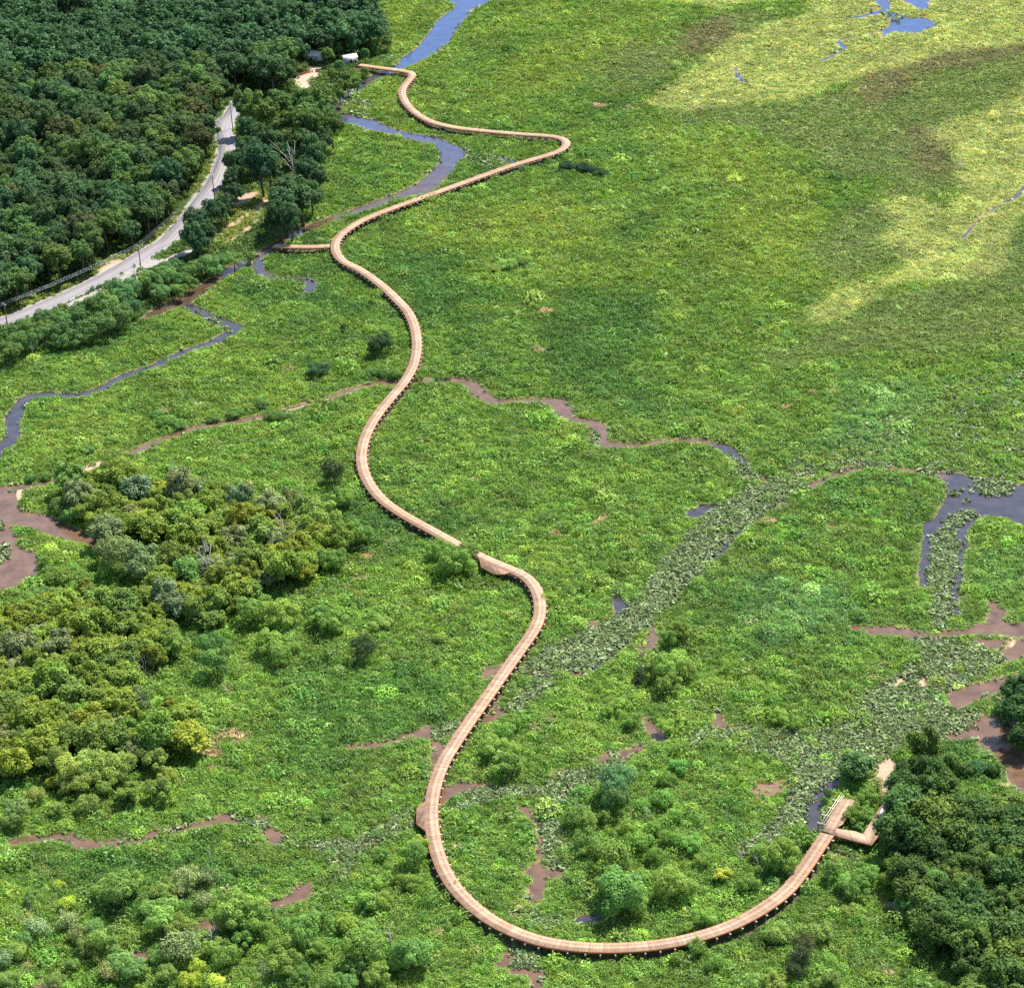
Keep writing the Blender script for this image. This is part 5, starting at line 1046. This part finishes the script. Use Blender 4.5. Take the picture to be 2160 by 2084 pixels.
for k in range(4):
    a = Vector(tops[0][k]); c = a + Vector((-45, -38, 0)); m = MB(); m.tube([a.lerp(c, t) - Vector((0, 0, 2.4 * t * (1 - t))) for t in np.linspace(0, 1, 9)], .03, 4)
    o = m.build('overhead_wire', M_wire); tag(o, 'thin grey overhead wire leaving the photo from the leftmost utility pole', 'wire', 'wires leaving the photo')

# ------------------------------------------------------------------ small buildings and gear
def shed(name, px, py, L, Wd, hh, ax, label, roof_mat, cat):
    b = P(px, py); e = empty(name, (b[0], b[1], 0)); tag(e, label, cat); ax = np.array(ax, float) / np.linalg.norm(ax); ay = np.array([-ax[1], ax[0]])
    m = MB(); m.box((0, 0, hh / 2), L, Wd, hh, ax); w = m.build('wall', M_wall, e)
    m = MB(); r = [];
    for s1 in (-1, 1):
        pt = ax * s1 * (L / 2 + .3); r.append([(*(pt + ay * (Wd / 2 + .3)), hh - .05), (*pt, hh + Wd * .28), (*(pt - ay * (Wd / 2 + .3)), hh - .05)])
    V = r[0] + r[1]; V2 = [(x, y, z + .12) for x, y, z in V]
    m.add(V + V2, [[0, 3, 4, 1], [1, 4, 5, 2], [6, 7, 10, 9], [7, 8, 11, 10], [0, 1, 7, 6], [1, 2, 8, 7], [3, 9, 10, 4], [4, 10, 11, 5], [0, 6, 9, 3], [2, 5, 11, 8]]); m.build('roof', roof_mat, e)
    m = MB(); c = -ay * (Wd / 2 + .03); m.box((*c, 1.0), 1.0, .05, 2.0, ax); d = m.build('door', M_dark, e)
    m = MB(); c = -ay * (Wd / 2 + .03) + ax * L * .3; m.box((*c, 1.5), .8, .05, .7, ax); m.build('window', M_dark, e)
shed('shed', 738, 133, 6, 4, 2.6, (1, .35), 'small shed with white gabled roof at the far boardwalk end', M_offwhite, 'shed')
shed('house', 664, 128, 8, 5, 3, (1, -.6), 'white roofed house almost hidden by trees above the bare lot', M_offwhite, 'house')
a, c = P(622, 163), P(660, 154); e = empty('fringe_fence', ((a[0] + c[0]) / 2, (a[1] + c[1]) / 2, 0)); tag(e, 'low dark red rails standing in for a colour fringe along the lot', 'fence')  # rails and posts stand in for a red lens colour fringe
d = (c - a)[:2]; L = np.linalg.norm(d); m = MB(); [m.box((0, 0, z), L, .08, .3, d) for z in (.45, .95)]; m.build('rail', M_red_fringe, e)
for k in range(8): m = MB(); q = d * (k / 7 - .5); m.box((q[0], q[1], .6), .16, .2, 1.3, d); m.build('post', M_red_fringe, e)
def boat(px, py, ax, label, L=4.0):
    b = P(px, py); e = empty('rowing_boat', (b[0], b[1], .0), math.atan2(ax[1], ax[0])); tag(e, label, 'boat'); V = []; F = []; n = 9
    for i in range(n):
        t = i / (n - 1); w = .75 * math.sin(math.pi * min(.5 + .5 * t, 1) if t > .5 else math.pi * (.32 + .36 * t)); w = .72 * (1 - max(0, (t - .45) / .55) ** 2.2); xx = (t - .5) * L; k = .12 + .18 * t * t
        V += [(xx, -w, .55 + k), (xx, -w * .75, .12 + k * .5), (xx, 0, .05 + k * .4), (xx, w * .75, .12 + k * .5), (xx, w, .55 + k)]
    for i in range(n - 1):
        for j in range(4): q = i * 5 + j; F.append([q, q + 1, q + 6, q + 5])
    F.append([0, 1, 2, 3, 4])
    obj('hull', mesh_np('hull', V, F, M_white), e); m = MB(); m.box((-.6, 0, .5), .25, 1.25, .05); m.build('bench', M_cap, e); m = MB(); m.box((.5, 0, .52), .25, 1.1, .05); m.build('bench', M_cap, e)
boat(832, 120, (1, .3), 'white rowing boat lying on the bank above the boardwalk end'); boat(821, 126, (.7, .7), 'smaller pale boat beside the white rowing boat', 2.6)
b = P(453, 256); e = empty('road_gate', (b[0], b[1], 0)); tag(e, 'white barrier gate half hidden by trees at the road end', 'gate')
m = MB(); [m.box((0, 0, z), 4.2, .1, .16, (1, -.9)) for z in (.5, .85, 1.2)]; m.build('gate_leaf', M_white, e)
for s_ in (-1, 1): m = MB(); m.box((s_ * 1.56, -s_ * 1.4, .75), .2, .2, 1.5, (1, -.9)); m.build('post', M_white, e)
# trailhead gear
def at5(x, y, z=DECK_Z): return P(1680 + x / 7, 1600 + y / 7, z)
b = at5(1335, 610); e = empty('bulk_sack', tuple(b)); tag(e, 'white and blue bulk sack standing at the top of the ramp', 'sack')
V = []; F = []; n = 10
for i, (z, r_) in enumerate([(0, .45), (.15, .56), (.5, .6), (.85, .56), (1.05, .4), (1.15, .16)]):
    V += [(r_ * math.cos(k * .6283) * (1.1 if k % 2 else 1), r_ * math.sin(k * .6283), z) for k in range(n)]
for i in range(5):
    for k in range(n): F.append([i * n + k, i * n + (k + 1) % n, (i + 1) * n + (k + 1) % n, (i + 1) * n + k])
F.append([5 * n + k for k in range(n)])
obj('sack_body', mesh_np('sack_body', V, F, M_white, smooth=True), e)
m = MB()
for a in range(4): q = a * 1.5708 + .78; m.tube([(.4 * math.cos(q), .4 * math.sin(q), 1.0), (.46 * math.cos(q), .46 * math.sin(q), 1.35), (.25 * math.cos(q + .5), .25 * math.sin(q + .5), 1.1)], .05, 5)
m.build('strap', M_blue, e)
b = at5(1400, 595); e = empty('tool_chest', tuple(b)); tag(e, 'black tool chest beside the white sack on the ramp', 'tool chest')
m = MB(); m.box((0, 0, .35), 1.0, .7, .7, (1, .4)); m.build('body', M_black, e); m = MB(); m.box((0, 0, .76), 1.06, .76, .11, (1, .4)); m.build('lid', M_black, e)
for k, (p0, p1) in enumerate((((1290, 655), (1262, 745)), ((1270, 740), (1235, 850)))):
    a, c = at5(*p0), at5(*p1); e = empty('pipe_bundle', tuple((a + c) / 2)); tag(e, 'bundle of white pipes lying on the ramp, %s' % ('nearer the sack' if k == 0 else 'farther from the sack'), 'pipes'); d = (c - a) / 2
    for j in range(3): m = MB(); o_ = (j - 1) * .16; m.tube([(-d[0] + o_, -d[1], .09), (d[0] + o_, d[1], .09)], .075, 7); m.build('pipe', M_white, e)
b = at5(697, 828); m = MB(); m.tube([(0, 0, 0), (0, 0, .42)], [.17, .22], 12); e = empty('bucket', tuple(b)); tag(e, 'small white bucket on the trailhead deck', 'bucket'); m.build('body', M_white, e, True)
m = MB(); m.tube([(-.21, 0, .4), (-.12, 0, .56), (.12, 0, .56), (.21, 0, .4)], .015, 5); m.build('handle', M_ceramic, e)
print('trees', len(TREES), 'forest', len(vis_f))
